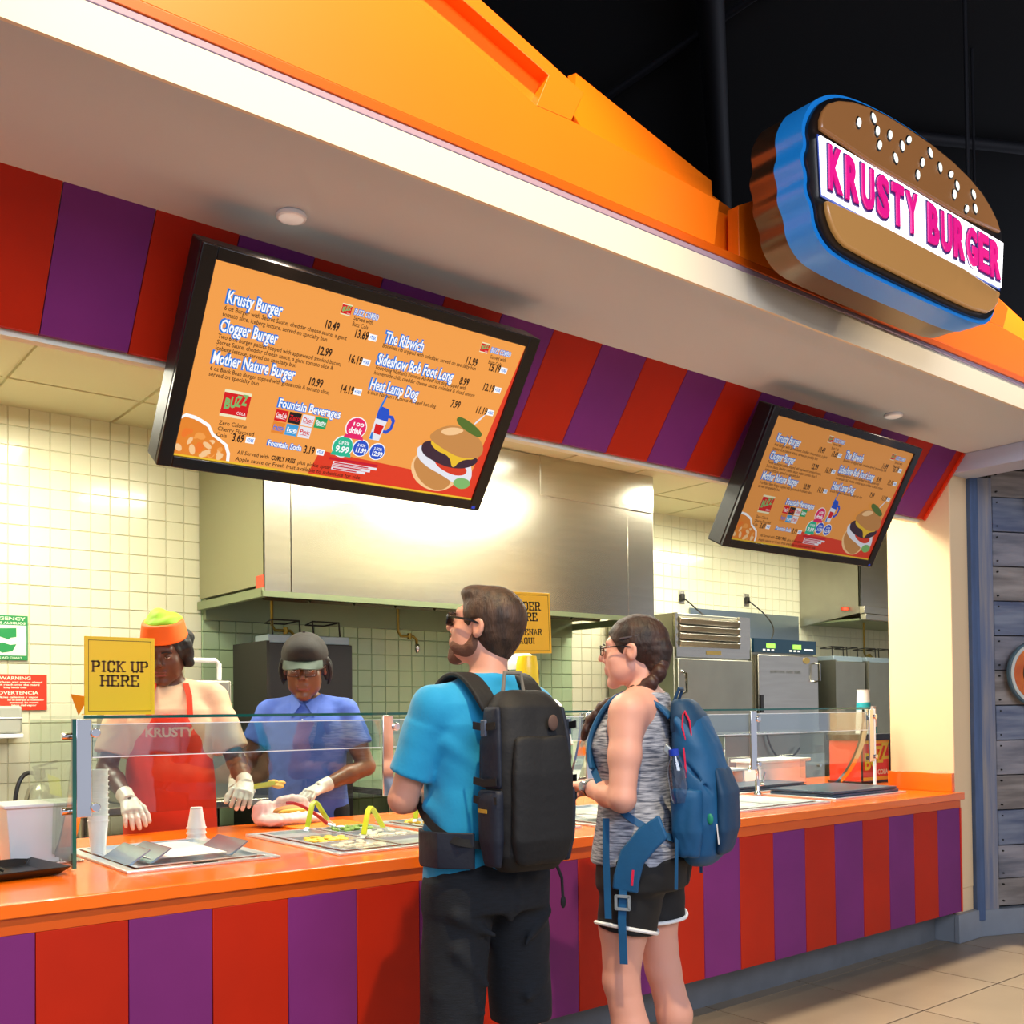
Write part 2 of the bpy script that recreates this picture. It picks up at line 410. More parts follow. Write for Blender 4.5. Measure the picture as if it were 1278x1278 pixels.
# dark mall ceiling high above with ducts
MB().bb((-8, -8, 6.6), (16, 14, 6.7)).build('ceiling_mall', m_night, kind='structure')
MB().bb((-8, 7.5, 3.2), (16, 7.6, 6.6)).build('wall_mall_upper', m_night, kind='structure')
MB().bb((-3, 2.7, 2.88), (12.5, 2.78, 3.1)).build('wall_bulkhead', m_night, kind='structure')
MB().bb((-3, 2.7, 3.16), (12.5, 7.5, 3.2)).build('ceiling_roof_deck', m_night, kind='structure')
for i, (a, b, r) in enumerate((((3.5, 3, 6.45), (9, 7.3, 6.45), .10), ((7.2, 3.6, 6.6), (7.2, 3.6, 3.2), .014), ((7.9, 3.9, 6.6), (7.5, 3.7, 3.2), .010), ((8.2, 5, 6.54), (12, 3, 6.54), .05), ((6.0, 3.4, 6.56), (6.0, 7.4, 6.56), .03))):
    MB().cyl(a, b, r, 12).build('conduit', m_pipe, label=['thick dark round duct up in the black ceiling', 'vertical dark conduit behind the burger sign', 'slanting thin dark conduit beside the vertical one', 'mid-size dark pipe crossing the black ceiling at the far right', 'thin dark pipe on the black ceiling above the marquee board'][i], cat='pipe')

# ------------------------------------------------------------------ counter
YC = 2.948
cb = empty('serving_counter', (2.5, YC, 0), label='long serving counter front of upright red and purple panels', cat='counter')
x, k = XW-.03-.0, 0
x = 5.66
xs = [5.66, 5.415, 5.165]
xx = 5.165
while xx > -1.2: xx -= .2472; xs.append(xx)
for i in range(len(xs)-1):
    mm = m_purple if i % 2 == 0 else m_red
    MB().bb((xs[i+1]+.0012-2.5, 0, .19), (xs[i]-.0012-2.5, .02, .784)).build('panel', mm, cb, bev=.0015, seg=1)
MB().bb((5.66-2.5, -.004, .19), (5.672-2.5, .4, .784)).build('end_panel', mat('orange_red_strip'), cb)
MB().bb((xs[-1]-2.5, .021, .19), (5.66-2.5, .06, .784)).build('carcass', m_dark, cb)
MB().bb((xs[-1]-2.5, .16, 0), (5.66-2.5, .18, .19)).build('toe_kick', m_toe, cb)
MB().bb((xs[-1]-2.5, .02, .185), (5.66-2.5, .2, .19)).build('underside', m_toe, cb)
ct = empty('countertop', (2.5, YC, .87), label='long glossy orange countertop with drop edge running to the cream pier', cat='countertop')
MB().bb((-3.95, .0, -.04), (XW-2.5-.03, 1.36, 0)).bb((XW-2.5-.03, .46, -.04), (4.6, 1.36, 0)).build('slab', m_orange, ct, bev=.004)
MB().bb((-3.95, -.0, -.085), (XW-2.5-.03, .03, -.04)).build('drop_edge', m_orange_dk, ct)
MB().prism([(-3.95, -.012), (XW-2.5, -.012), (XW-2.5, .042), (XW-2.53, .042), (XW-2.53, 0), (-3.95, 0)], -.04, 0, 'z').build('nosing', m_orange, ct, bev=.003)
MB().bb((XW-2.5-.035, .045, 0), (XW-2.5-.002, .45, .108)).build('backsplash', m_orange, ct, bev=.003)
# cabinet bodies behind (worker side), dark
MB().bb((-3.9, 1.24, 0), (4.5, 1.28, .825)).build('rear_panel', m_steel_s, cb)

# ------------------------------------------------------------------ orange cut-out board above the fascia
bd = empty('orange_marquee_board', (0, 2.285, 2.955), label='big orange cut-out board with stepped wings running above the cream fascia', cat='board')
KB = 2.285/2.2
def P2(l): return [(a*KB, 1.37+(b-1.37)*KB-2.955) for a, b in l]
MB().prism([(-3, 0), (12, 0), (12, .22), (-3, .22)], .08, .12).build('rear_board', m_board, bd, bev=.002)
MB().bb((-3, -.002, .0), (12, .08, .030)).build('lower_rail', m_orange_dk, bd, bev=.003)
for off in (-2.69, 0, 2.69, 5.38):
    o = off
    MB().prism(P2([(.10+o, 2.925), (2.662+o, 2.925), (2.69+o, 3.085), (2.017+o, 3.117), (1.881+o, 3.112), (1.573+o, 3.217), (1.15+o, 3.30), (.55+o, 3.33), (.10+o, 3.10)]), 0, .05).build('front_board', m_board, bd, bev=.002)
    MB().prism(P2([(2.017+o, 3.117), (2.069+o, 3.22), (1.0+o, 3.537), (.55+o, 3.42), (.55+o, 3.33), (1.15+o, 3.44), (1.93+o, 3.219), (1.881+o, 3.112)]), 0, .05).build('wing_rim', m_board, bd, bev=.002)
    MB().prism(P2([(.55+o, 3.33), (1.15+o, 3.30), (1.573+o, 3.217), (1.881+o, 3.112), (1.93+o, 3.219), (1.15+o, 3.44)]), .045, .07).build('recess_panel', m_board, bd)
    b = [(2.05+o, 3.11, .03), (2.69+o, 3.085, .03), (2.80+o, 3.24, .13), (2.18+o, 3.40, .16)]
    q4 = P2([(x, z) for x, z, y in b])
    p8 = [(q[0], y, q[1]) for q, (x, z, y) in zip(q4, b)]+[(q[0], y+.04, q[1]+.01) for q, (x, z, y) in zip(q4, b)]
    MB().add(p8, [(0, 1, 2, 3), (7, 6, 5, 4), (0, 4, 5, 1), (1, 5, 6, 2), (2, 6, 7, 3), (3, 7, 4, 0)]).build('folded_wing', m_board, bd)
    MB().prism(P2([(2.66+o, 3.10), (2.79+o, 3.26), (3.02+o, 3.22), (2.93+o, 3.08)]), .20, .26).build('rear_tab', m_board, bd)

# ------------------------------------------------------------------ burger sign
S = 1.147
def sp(x, z): return (x*S-3.5, (1.37+(z-1.37)*S)-3.38)
sg = empty('burger_sign', (3.5, 1.95, 3.38), label='hanging lit burger-shaped sign with blue scalloped edge and magenta letters', cat='sign')
def smooth_poly(pts, it=2):
    for _ in range(it):
        q = []
        for i in range(len(pts)):
            a, b = pts[i], pts[(i+1) % len(pts)]
            q += [(a[0]*.75+b[0]*.25, a[1]*.75+b[1]*.25), (a[0]*.25+b[0]*.75, a[1]*.25+b[1]*.75)]
        pts = q
    return pts
rim = [(2.515, 3.13), (2.47, 3.08), (2.44, 3.02), (2.455, 2.975), (2.43, 2.93), (2.455, 2.885), (2.445, 2.84), (2.48, 2.80), (2.485, 2.75), (2.53, 2.705), (2.60, 2.685), (2.8, 2.68), (3.1, 2.68), (3.47, 2.685), (3.555, 2.73), (3.585, 2.80), (3.615, 2.85), (3.60, 2.90), (3.635, 2.94), (3.62, 2.99), (3.645, 3.03), (3.60, 3.09), (3.54, 3.145), (3.42, 3.19), (3.25, 3.215), (3.05, 3.225), (2.8, 3.215), (2.62, 3.185)]
rimP = smooth_poly([sp(*q) for q in rim], 2)
m_blue = mat('sign_blue', '#1478C8', .35, emit=.25)
m_bron = mat('sign_bronze_side', '#5A4632', .3, .8)
m_blk = mat('sign_black', '#0A0A0E', .3)
def scale_poly(P, f, c=(3.04*S-3.5, (1.37+(2.95-1.37)*S)-3.38)): return [(c[0]+(a-c[0])*f[0], c[1]+(b-c[1])*f[1]) for a, b in P]
MB().prism(scale_poly(rimP, (.99, .985)), .105, .21).build('rear_can', m_bron, sg)
MB().prism(rimP, .0, .105).build('blue_can', m_blue, sg)
MB().prism(scale_poly(rimP, (.975, .955)), -.012, .0).build('black_edge', m_blk, sg)
m_bun = mat('sign_bun', '#8A5A30', .3, emit=.42, coat=.4)
m_bun2 = mat('sign_bun_light', '#A87840', .3, emit=.5, coat=.4)
top = smooth_poly([sp(*q) for q in [(2.505, 3.012), (2.505, 3.07), (2.56, 3.13), (2.70, 3.175), (2.9, 3.195), (3.2, 3.19), (3.42, 3.15), (3.54, 3.09), (3.595, 3.02)]], 1)
bot = smooth_poly([sp(*q) for q in [(2.525, 2.838), (2.53, 2.79), (2.57, 2.735), (2.64, 2.715), (3.1, 2.712), (3.45, 2.715), (3.54, 2.76), (3.575, 2.838)]], 1)
MB().prism(top, -.03, -.012).build('top_bun', m_bun, sg, bev=.006)
MB().prism(bot, -.03, -.012).build('bottom_bun', m_bun2, sg, bev=.006)
m_glow = mat('lit_white_acrylic', '#FFFFFF', .3, emit=1.7)
MB().prism([sp(2.505, 3.008), sp(3.605, 3.008), sp(3.585, 2.843), sp(2.515, 2.843)], -.024, -.012).build('white_band', m_glow, sg)
MB().prism([sp(2.50, 3.014), sp(3.61, 3.014), sp(3.588, 2.836), sp(2.512, 2.836)], -.016, -.0125).build('band_outline', mat('sign_line', '#3A55B0', .4), sg)
m_seed_k = m_blk
for (x, z, a) in [(2.69, 3.13, .2), (2.77, 3.172, -.5), (2.79, 3.14, .2), (2.86, 3.152, .3), (2.80, 3.10, .4), (2.93, 3.142, -.2), (2.89, 3.09, -.5), (2.97, 3.175, .8), (3.05, 3.13, .4), (3.10, 3.178, -.6), (3.16, 3.15, -.2), (3.23, 3.17, .9), (3.27, 3.145, -.4), (3.25, 3.11, .1), (3.38, 3.15, -.6), (3.39, 3.105, -.4), (3.33, 3.085, .6), (3.02, 3.08, .1)]:
    c = sp(x, z-.022-(.02 if x > 3.2 else 0)); Rm = Matrix.Rotation(a, 3, 'Y')
    sd = MB().ell((c[0], -.034, c[1]), (.0115, .005, .018), 12, 6, Rm).build('sesame_seed', mat('seed_white', '#F4F8E8', .4, emit=.8), sg)
    MB().ell((c[0], -.031, c[1]), (.0165, .004, .024), 12, 6, Rm).build('seed_outline', m_seed_k, sd)
# lettering
def letter_row(parent, y_plane, body, width_to, h, x0, z0, mats, off=.02):
    pass
m_mag = mat('sign_magenta', '#D8127A', .35, emit=.6); m_vio = mat('sign_violet', '#3C1E6E', .4, emit=.05)
xs_ = 2.525; letters = 'KRUSTY BURGER'; hts = [1, .98, 1, 1, 1, 1, 0, 1, .98, 1, 1, 1, 1.0]
adv_ = (3.572-2.53)/12.5
pos = xs_
for i, ch in enumerate(letters):
    if ch == ' ': pos += adv_*.55; continue
    for (mm, off, yy, nm) in ((m_vio, .022, -.026, 'letter_outline'), (m_mag, .008, -.032, 'letter')):  # violet outline plate behind each magenta letter
        me = text_mesh(ch, 1, .003, off=off*(4.4 if nm == 'letter' else 3.6), res=3)
        xsn = [v.co.x for v in me.vertices]; ysn = [v.co.y for v in me.vertices]
        wd, hh = max(xsn)-min(xsn), max(ysn)-min(ysn); mx, my = min(xsn), min(ysn)
        gx = adv_*S*(.80 if nm == 'letter' else .93); gz = .150*S*(.86 if nm == 'letter' else .95)
        c0 = sp(pos+adv_/2, 2.925)
        slope = .02*math.sin(i*1.7)
        vs = [((v.co.x-mx-wd/2)/wd*gx+c0[0]+(.004 if nm != 'letter' else 0), yy-v.co.z, (v.co.y-my-hh/2)/hh*gz+c0[1]+slope*((v.co.x-mx)/wd-.5)*.3) for v in me.vertices]
        m2 = MB().add(vs, [tuple(p.vertices) for p in me.polygons]); bpy.data.meshes.remove(me)
        m2.build(nm, mm, sg, smooth=False)
    pos += adv_
# brackets that tie the sign back to the board
for x in (-.35, .35): MB().bb((x-.02, .20, .05), (x+.02, .334, .09)).build('bracket', m_dark, sg)
# lamp light of the sign washes upward: the white band is its own light

# ------------------------------------------------------------------ menu screens
def emis(name, col, s): return mat(name+'_%d' % int(s*100), col, .5, emit=s)
def menu_screen(loc, tilt, Hh, s, label, Wd=1.25):
    t = empty('menu_screen', loc, label=label, cat='screen', group='overhead menu screens'); t.rotation_euler = (PI/2+tilt, 0, 0)   # local x right, y up the screen, z towards the viewer
    H0 = Hh
    MB().bb((0, -H0, -.09), (Wd, 0, -.004)).build('housing', m_black, t, bev=.006)
    bz = .047
    MB().bb((0, -H0, -.004), (bz, 0, .012)).bb((Wd-bz, -H0, -.004), (Wd, 0, .012)).bb((bz, -bz*.8, -.004), (Wd-bz, 0, .012)).bb((bz, -H0, -.004), (Wd-bz, -H0+bz*.8, .012)).build('bezel', mat('bezel_black', '#1B120C', .25), t, bev=.003)
    MB().bb((Wd-.04, -H0+.008, .012), (Wd-.025, -H0+.018, .0135)).build('badge', mat('badge_blue', '#2038B0', .3, emit=.4), t)
    MB().bb((Wd*.3, -H0*.45, -.20), (Wd*.34, -H0*.30, -.09)).bb((Wd*.66, -H0*.45, -.20), (Wd*.70, -H0*.30, -.09)).build('wall_bracket', m_dark, t)
    sw, sh = Wd-2*bz, H0-1.6*bz
    ox, oy = bz, -H0+.8*bz
    sx_, sy_ = sw/1.0, sh/.54
    nm = 'TV'
    cols = ['#F5A04A', '#FFFFFF', '#1E78D8', '#2A1608', '#E23A1E', '#D8121A', '#F2EBC0', '#7FA83C', '#111118', '#E8E8F0', '#16A060', '#1E50C8', '#C8102E', '#C98A4A', '#3B2233', '#EFBF2E', '#D93A20', '#7FB86A', '#55702A', '#E8862A', '#F8C890', '#3E9ED8', '#E82068', '#22B890', '#F07A28']
    ms = []
    for i, c in enumerate(cols):
        name = 'screen_%s_%d' % (c[1:], int(s*100)); ms.append(mat(name, c, .35, emit=s, spec=.3))
        ms[-1].node_tree.nodes['Principled BSDF'].inputs['Base Color'].default_value = (.01, .01, .01, 1)
    g = MB()
    Zl = .0008
    def poly(pts, ci, lay): g.m(ci); g.add([(ox+a*sx_, oy+b*sy_, lay*Zl) for a, b in pts], [tuple(range(len(pts)))])
    def disc(cx, cy, rx, ry, ci, lay, n=20, rot=0., pw_=1.):
        P = []
        for k in range(n):
            a = 2*PI*k/n; x, y = rx*math.cos(a), ry*math.sin(a)
            P.append((cx+x*math.cos(rot)-y*math.sin(rot), cy+x*math.sin(rot)+y*math.cos(rot)))
        poly(P, ci, lay)
    def txt(body, x, y, h, ci, lay, width=None, off=0., sx=.62, align='LEFT', shear=0.):
        me = text_mesh(body, h*sy_*1.38, .0, off=off*h*sy_, sx=1., res=2, shear=shear)
        xsn = [v.co.x for v in me.vertices]
        if not xsn: return
        w0 = max(xsn)-min(xsn); k_ = (width*sx_/w0) if width else sx
        g.m(ci); g.add([(v.co.x*k_+ox+x*sx_-(w0*k_/2 if align == 'C' else 0), v.co.y+oy+y*sy_, lay*Zl) for v in me.vertices], [tuple(p.vertices) for p in me.polygons]); bpy.data.meshes.remove(me)
    poly([(0, 0), (1, 0), (1, .54), (0, .54)], 0, 0)
    poly([(.0, .0), (1, 0), (1, .54), (.995, .54), (.968, .12), (.72, .07), (.42, .085)][0:0] or [(.40, 0), (1, 0), (1, .535), (.965, .09), (.74, .072), (.42, .084)], 4, 1)
    poly([(0, 0), (1, 0), (1, .006), (0, .006)], 15, 2)
    def title(b, x, y, wd, h=.030):
        txt(b, x-.003, y, h, 2, 3, wd+.006, off=.125); txt(b, x, y, h, 1, 4, wd, off=.028)
    for b, x, y, wd in (('Krusty Burger', .05, .441, .152), ('Clogger Burger', .049, .365, .16), ('Mother Nature Burger', .047, .277, .236), ('The Ribwich', .52, .443, .13), ('Sideshow Bob Foot Long', .516, .376, .264), ('Heat Lamp Dog', .516, .299, .164)):
        title(b, x, y, wd, .033)
    title('Fountain Beverages', .257, .192, .193, .026); title('Fountain Soda', .256, .073, .103, .017)
    body = [('6 oz Burger with Secret Sauce, cheddar cheese sauce, a giant', .049, .421, .355), ('tomato slice, iceberg lettuce, served on specialty bun', .048, .404, .30),
            ('Two 6 oz burger patties topped with applewood smoked bacon,', .049, .345, .36), ('Secret Sauce, cheddar cheese sauce, a giant tomato slice &', .049, .329, .34), ('iceberg lettuce, served on specialty bun', .049, .313, .23),
            ('6 oz Black Bean Burger topped with guacamole & tomato slice,', .047, .256, .35), ('served on specialty bun', .047, .240, .14),
            ('Boneless rib topped with coleslaw, served on specialty bun', .518, .427, .33), ("Foot-long Nathan's Famous All-Beef hot dog topped with", .517, .360, .32), ('homemade chili, cheddar cheese sauce, coleslaw & diced onions', .517, .344, .36),
            ("6-inch Nathan's Famous All-Beef hot dog", .514, .283, .24),
            ('All Served with', .175, .032, .095), ('plus pickle spear.', .36, .030, .11), ('Apple sauce or Fresh fruit available to substitute for side', .174, .012, .40),
            ('Zero Calorie', .104, .110, .08), ('Cherry Flavored', .104, .092, .105), ('Cola', .104, .074, .03), ('Served with', .408, .482, .06), ('Buzz Cola', .408, .465, .05), ('Served with', .885, .475, .06), ('Buzz Cola', .885, .458, .05)]
    for b, x, y, wd in body: txt(b, x, y, .0125, 3, 3, wd, off=.014)
    txt('CURLY FRIES', .277, .031, .014, 3, 3, .075, off=.05)
    for b, x, y in (('10.49', .328, .440), ('12.99', .327, .364), ('10.99', .326, .272), ('13.69', .422, .436), ('16.19', .425, .362), ('14.19', .426, .271), ('11.99', .803, .440), ('8.99', .807, .374), ('7.99', .803, .298), ('15.19', .892, .438), ('12.19', .895, .373), ('11.19', .898, .296), ('3.69', .150, .068), ('3.19', .368, .068)):
        txt(b, x, y, .024, 3, 3, .042 if len(b) > 4 else .034, off=.045)
    for x, y in ((.468, .440), (.470, .366), (.470, .275), (.937, .442), (.94, .377), (.943, .300), (.190, .072), (.408, .072)):
        poly([(x, y-.003), (x+.026, y-.003), (x+.026, y+.016), (x, y+.016)], 1, 3); txt('+TAX', x+.003, y+.002, .010, 2, 4, .02, off=.05)
    for (x, y, k) in ((.365, .488, .4), (.840, .486, .4), (.100, .135, 1.)):      # cola badges
        w_, h_ = .076*k, .078*k
        poly([(x, y), (x+w_, y), (x+w_, y+h_), (x, y+h_)], 6, 3); poly([(x, y+.008*k), (x+w_, y+.008*k), (x+w_, y+h_-.008*k), (x, y+h_-.008*k)], 5, 4)
        for j, ch in enumerate('BUZZ'): txt(ch, x+(.006+.016*j)*k, y+(.024+.006*j)*k, .030*k, 17, 5, .016*k, off=.07)
        txt('COLA', x+.045*k, y+.012*k, .009*k, 1, 5, .026*k)
    for x, y in ((.405, .497), (.880, .494)): txt('BUZZ COMBO', x-.001, y, .016, 2, 3, .078, off=.12); txt('BUZZ COMBO', x, y, .016, 9, 4, .076, off=.02)
    lg = [(.256, .150, 5, 'Coca-Cola', 1), (.297, .150, 8, 'Zero', 5), (.338, .150, 9, 'Diet', 5), (.379, .150, 10, 'Sprite', 1), (.256, .113, 19, 'Fanta', 2), (.297, .113, 21, 'Ice', 1), (.338, .113, 9, 'Pink', 5)]
    for x, y, ci, b, ct_ in lg:
        poly([(x, y), (x+.037, y), (x+.037, y+.034), (x, y+.034)], ci, 3); txt(b, x+.003, y+.012, .014, ct_, 4, .031, off=.03)
        poly([(x+.002, y+.008), (x+.018, y+.011), (x+.035, y+.007), (x+.018, y+.0085)], ct_, 4)
    # price roundels
    def roundel(x, y, r, ci, l1, l2):
        disc(x, y, r+.003, (r+.003), 1, 3); disc(x, y, r, r, ci, 4); txt(l1, x, y+r*.2, r*.36, 1, 5, r*1.1, align='C', off=.03); txt(l2, x, y-r*.55, r*.6, 1, 5, r*1.4, align='C', off=.05)
    roundel(.512, .173, .032, 22, '100', 'drink'); poly([(.478, .138), (.546, .138), (.54, .150), (.484, .150)], 22, 5)
    roundel(.487, .108, .032, 23, 'CUP FOR', '9.99'); poly([(.453, .078), (.521, .078), (.517, .090), (.457, .090)], 23, 5)
    roundel(.546, .113, .025, 11, '2 FOR', '11.99'); roundel(.603, .111, .025, 11, '3 FOR', '12.99')
    for x0, x1, y in ((.455, .62, .061), (.47, .62, .050), (.47, .60, .040), (.47, .585, .031)):
        poly([(x0, y), (x1, y), (x1, y+.008), (x0, y+.008)], 9 if y < .06 else 12, 3); poly([(x0+.004, y+.002), (x1-.03, y+.002), (x1-.03, y+.006), (x0+.004, y+.006)], 12, 4)
    # travel mug with straw
    poly([(.563, .146), (.598, .146), (.606, .215), (.566, .222)], 9, 3); poly([(.566, .215), (.607, .210), (.606, .238), (.598, .250), (.575, .254), (.566, .240)], 11, 4)
    poly([(.572, .168), (.595, .165), (.600, .195), (.570, .198)], 5, 4); poly([(.566, .243), (.573, .243), (.583, .290), (.577, .291)], 2, 3)
    poly([(.604, .232), (.620, .232), (.632, .218), (.630, .188), (.616, .172), (.602, .172), (.602, .182), (.612, .183), (.621, .194), (.622, .212), (.614, .222), (.604, .222)], 11, 3)
    poly([(.564, .148), (.575, .147), (.570, .170), (.565, .17)], 2, 4)
    # curly fries
    fr = [(0, .115), (.012, .125), (.038, .122), (.058, .115), (.080, .105), (.098, .080), (.120, .068), (.142, .055), (.155, .030), (.158, .006), (0, .006)]
    poly(fr, 1, 3); poly([(max(0, a*.94), max(.006, b*.92)) for a, b in fr], 19, 4)
    rr = random.Random(5)
    for q in range(34):
        x = rr.uniform(.006, .13); y = rr.uniform(.012, .10*(1-x/.19)); disc(x, y, rr.uniform(.009, .016), rr.uniform(.006, .010), rr.choice((24, 20, 19, 0)), 5+.2*(q % 5), 10, rr.uniform(0, 3))
    def spoly(P, ci, lay): poly(smooth_poly(P, 2), ci, lay)
    # big burger
    spoly([(.728, .10), (.75, .05), (.80, .018), (.86, .010), (.905, .03), (.925, .07), (.90, .12), (.84, .14), (.76, .15)], 20, 3)
    spoly([(.735, .10), (.765, .055), (.81, .024), (.86, .014), (.895, .032), (.90, .07), (.84, .10), (.76, .14)], 13, 4)
    spoly([(.735, .165), (.74, .12), (.79, .09), (.86, .07), (.92, .045), (.965, .05), (.972, .09), (.93, .15), (.86, .16)], 9, 5)
    spoly([(.80, .125), (.83, .095), (.90, .075), (.945, .085), (.94, .11), (.86, .13)], 16, 6)
    spoly([(.745, .172), (.752, .135), (.80, .115), (.87, .10), (.93, .105), (.972, .13), (.965, .155), (.87, .15), (.80, .185)], 14, 7)
    spoly([(.765, .18), (.80, .15), (.86, .14), (.885, .095), (.905, .135), (.965, .145), (.93, .17), (.82, .20)], 15, 8)
    spoly([(.758, .185), (.775, .215), (.815, .240), (.87, .245), (.93, .228), (.972, .195), (.978, .165), (.96, .148), (.90, .140), (.84, .155)], 13, 9)
    spoly([(.79, .215), (.83, .238), (.885, .236), (.86, .215), (.82, .205)], 20, 10)
    spoly([(.90, .05), (.94, .03), (.975, .045), (.968, .07), (.92, .075)], 17, 6)
    spoly([(.835, .268), (.85, .276), (.90, .262), (.95, .236), (.948, .222), (.93, .220), (.88, .235), (.845, .252)], 18, 11); spoly([(.905, .262), (.935, .300), (.938, .297), (.91, .256)], 9, 10)
    g.build('menu_picture', ms, t, smooth=False)
    return t
# outer size scaled so that both hang just in front of the valance
q = 1.25/1.3
t1 = menu_screen((1.154*q, 2.868*q, 1.37+(2.759-1.37)*q), .60, .703*q, .98, 'large menu screen nearest the camera, hanging over the two kitchen workers')
t2 = menu_screen((3.881*q, 2.875*q, 1.37+(2.771-1.37)*q), .487, .690*q, .55, 'menu screen dimmed for its viewing angle beside the cream pier at the far end')  # lower glow stands in for the darkening at a steep viewing angle

# soffit downlights
for x, y, lb in ((1.352, 2.69, 'round white disc light in the soffit above the near menu screen'), (4.65, 2.725, 'round white disc light in the soffit above the far menu screen')):
    r = empty('ceiling_disc_light', (x, y, ZS), label=lb, cat='ceiling light', group='disc lights in the soffit')
    MB().lathe([(.042, 0), (.045, -.004), (.043, -.012), (.038, -.014)], n=28).build('trim_ring', m_white, r)
    MB().lathe([(0, -.018), (.030, -.017), (.038, -.013)], n=28).build('lens', mat('disc_lens', '#E8E0D8', .4, emit=.25), r)
# bright kitchen tube fixtures just behind the valance
for (x0, x1, y, lb) in ((3.30, 4.42, 4.86, 'glowing tube fixture in kitchen ceiling right of the near menu screen'), (5.70, 6.7, 4.86, 'glowing tube fixture in kitchen ceiling left of the far menu screen')):
    r = empty('tube_light', ((x0+x1)/2, y, ZC), label=lb, cat='ceiling light', group='kitchen tube lights')
    l = (x1-x0)/2
    MB().bb((-l-.03, -.09, -.03), (l+.03, .09, -.004)).build('fixture_tray', m_white, r, bev=.004)
    MB().bb((-l, -.07, -.05), (l, .07, -.03)).build('diffuser', mat('tube_glow', '#FFFFF0', .5, emit=6.), r, bev=.01)

# ------------------------------------------------------------------ kitchen equipment
h1 = empty('exhaust_hood', (4.0, 5.2, 2.03), label='wide stainless exhaust hood hanging over the green tiled wall', cat='hood')
x0, x1 = HX0-4.0, HX1-.05-4.0
MB().bb((x0+.16, -.004, .004), (x1-.27, .0, 1.06)).build('front_panel', m_steel, h1, bev=.002)
MB().bb((x0, -.002, .0), (x0+.157, .02, 1.065)).build('corner_panel', m_steel, h1, bev=.002)
MB().bb((x1-.267, -.002, .0), (x1, .02, .785)).build('corner_panel', m_steel, h1, bev=.002)
MB().bb((x1-1.1, -.008, .79), (x1, .0, 1.065)).build('closure_panel', m_steel, h1, bev=.002)
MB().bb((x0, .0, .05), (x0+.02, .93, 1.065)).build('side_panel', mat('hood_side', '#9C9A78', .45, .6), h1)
MB().bb((x1-.02, .0, .05), (x1, .93, 1.065)).build('side_panel', m_steel, h1)
MB().bb((x0-.015, -.015, -.02), (x1+.015, .01, .012)).bb((x0-.015, -.0, -.02), (x0+.02, .93, .03)).bb((x1-.02, 0, -.02), (x1+.015, .93, .03)).build('drip_rim', m_hood_i, h1)
MB().bb((x0+.02, .02, .30), (x1-.02, .92, .32)).bb((x0+.02, .88, -.08), (x1-.02, .93, .3)).build('inner_shell', m_hood_i, h1)
for i in range(9): MB().box((x0+.35+i*.31, .62, .14), (.29, .42, .02), Matrix.Rotation(.6, 3, 'X')).build('grease_filter', mat('filter_dark', '#4A4A38', .4, .7), h1)
MB().bb((x0+.002-.012, .005, .03), (x0-.001, .09, .10)).build('red_label', mat('label_red', '#E04A2A', .5), h1)
def gaspipe(x, y, lb, top=.33):
    r = empty('gas_pipe', (x, y, 2.0), label=lb, cat='pipe', group='brass fire nozzles under the hood')
    MB().tube([(0, 0, top), (0, 0, -.10), (.02, 0, -.13), (.12, 0, -.13), (.145, 0, -.15), (.15, 0, -.20)], .010, 10).build('pipe', mat('brass_pipe', '#8A7430', .3, .9), r)
    MB().lathe([(.012, 0), (.017, -.01), (.017, -.04), (.008, -.06)], (.15, 0, -.18), 12).build('nozzle', m_chrome, r)
    MB().lathe([(.015, .01), (.015, -.03)], (.09, 0, -.12), 12).build('coupling', mat('brass_pipe'), r)
gaspipe(2.72, 5.7, 'brass nozzle pipe hanging under the left end of the wide hood')
gaspipe(3.62, 5.7, 'brass nozzle pipe hanging under the middle of the wide hood')
h2 = empty('exhaust_hood', (8.67, 5.46, 2.33), label='second stainless hood at the far right partly behind the cream pier', cat='hood')
MB().bb((0, 0, .0), (2.6, .02, .76)).build('front_panel', m_steel, h2, bev=.002)
MB().prism([(.0, .76), (0, -.06), (.68, -.15), (.68, .76)], 0, .02, 'x').build('side_panel', m_steel_s, h2)
MB().bb((-.01, -.05, -.07), (2.6, .0, -.0)).bb((.0, -.06, -.13), (2.6, -.0, -.075)).build('light_rail', m_steel, h2, bev=.003)
MB().bb((.02, .02, -.13), (2.6, .66, -.11)).build('inner_shell', m_hood_i, h2)
MB().lathe([(.035, 0), (.035, .03), (.02, .035)], (-.03, .15, -.03), 14).build('red_knob', mat('label_red'), h2)
gaspipe(8.95, 5.60, 'nozzle pipe under the second hood above the upright pans', .2)

# fridge
fr = empty('reach_in_fridge', (6.4, 5.35, 0), label='tall stainless reach-in fridge with louvred top behind the braided customer', cat='fridge')
MB().bb((-.46, .02, .10), (.46, .75, 2.12)).build('body', m_steel_s, fr, bev=.006)
MB().bb((-.455, -.02, .12), (.455, .02, 1.76)).build('door', m_steel_s, fr, bev=.006)
for i in range(4): MB().box((-.06, .0, 1.885+i*.06), (.72, .045, .045), Matrix.Rotation(.5, 3, 'X')).build('louvre', m_steel, fr, bev=.002)
MB().bb((-.45, -.0, 1.775), (.45, .03, 1.855)).bb((.32, 0, 1.855), (.46, .03, 2.12)).bb((-.46, 0, 1.855), (-.43, .03, 2.12)).build('grille_frame', m_steel, fr)
MB().bb((-.1, -.004, 1.80), (.08, .0, 1.83)).build('name_plate', mat('brass_plate', '#A08A50', .4, .6), fr)
MB().tube([(-.42, -.02, 1.66), (-.42, -.07, 1.64), (-.42, -.07, 1.50), (-.42, -.02, 1.48)], .012, 8).build('handle', m_chrome, fr)
for x in (-.42, .42):
    for y in (.06, .7): MB().cyl((x, y, 0), (x, y, .11), .02, 10).build('leg', m_steel_s, fr)
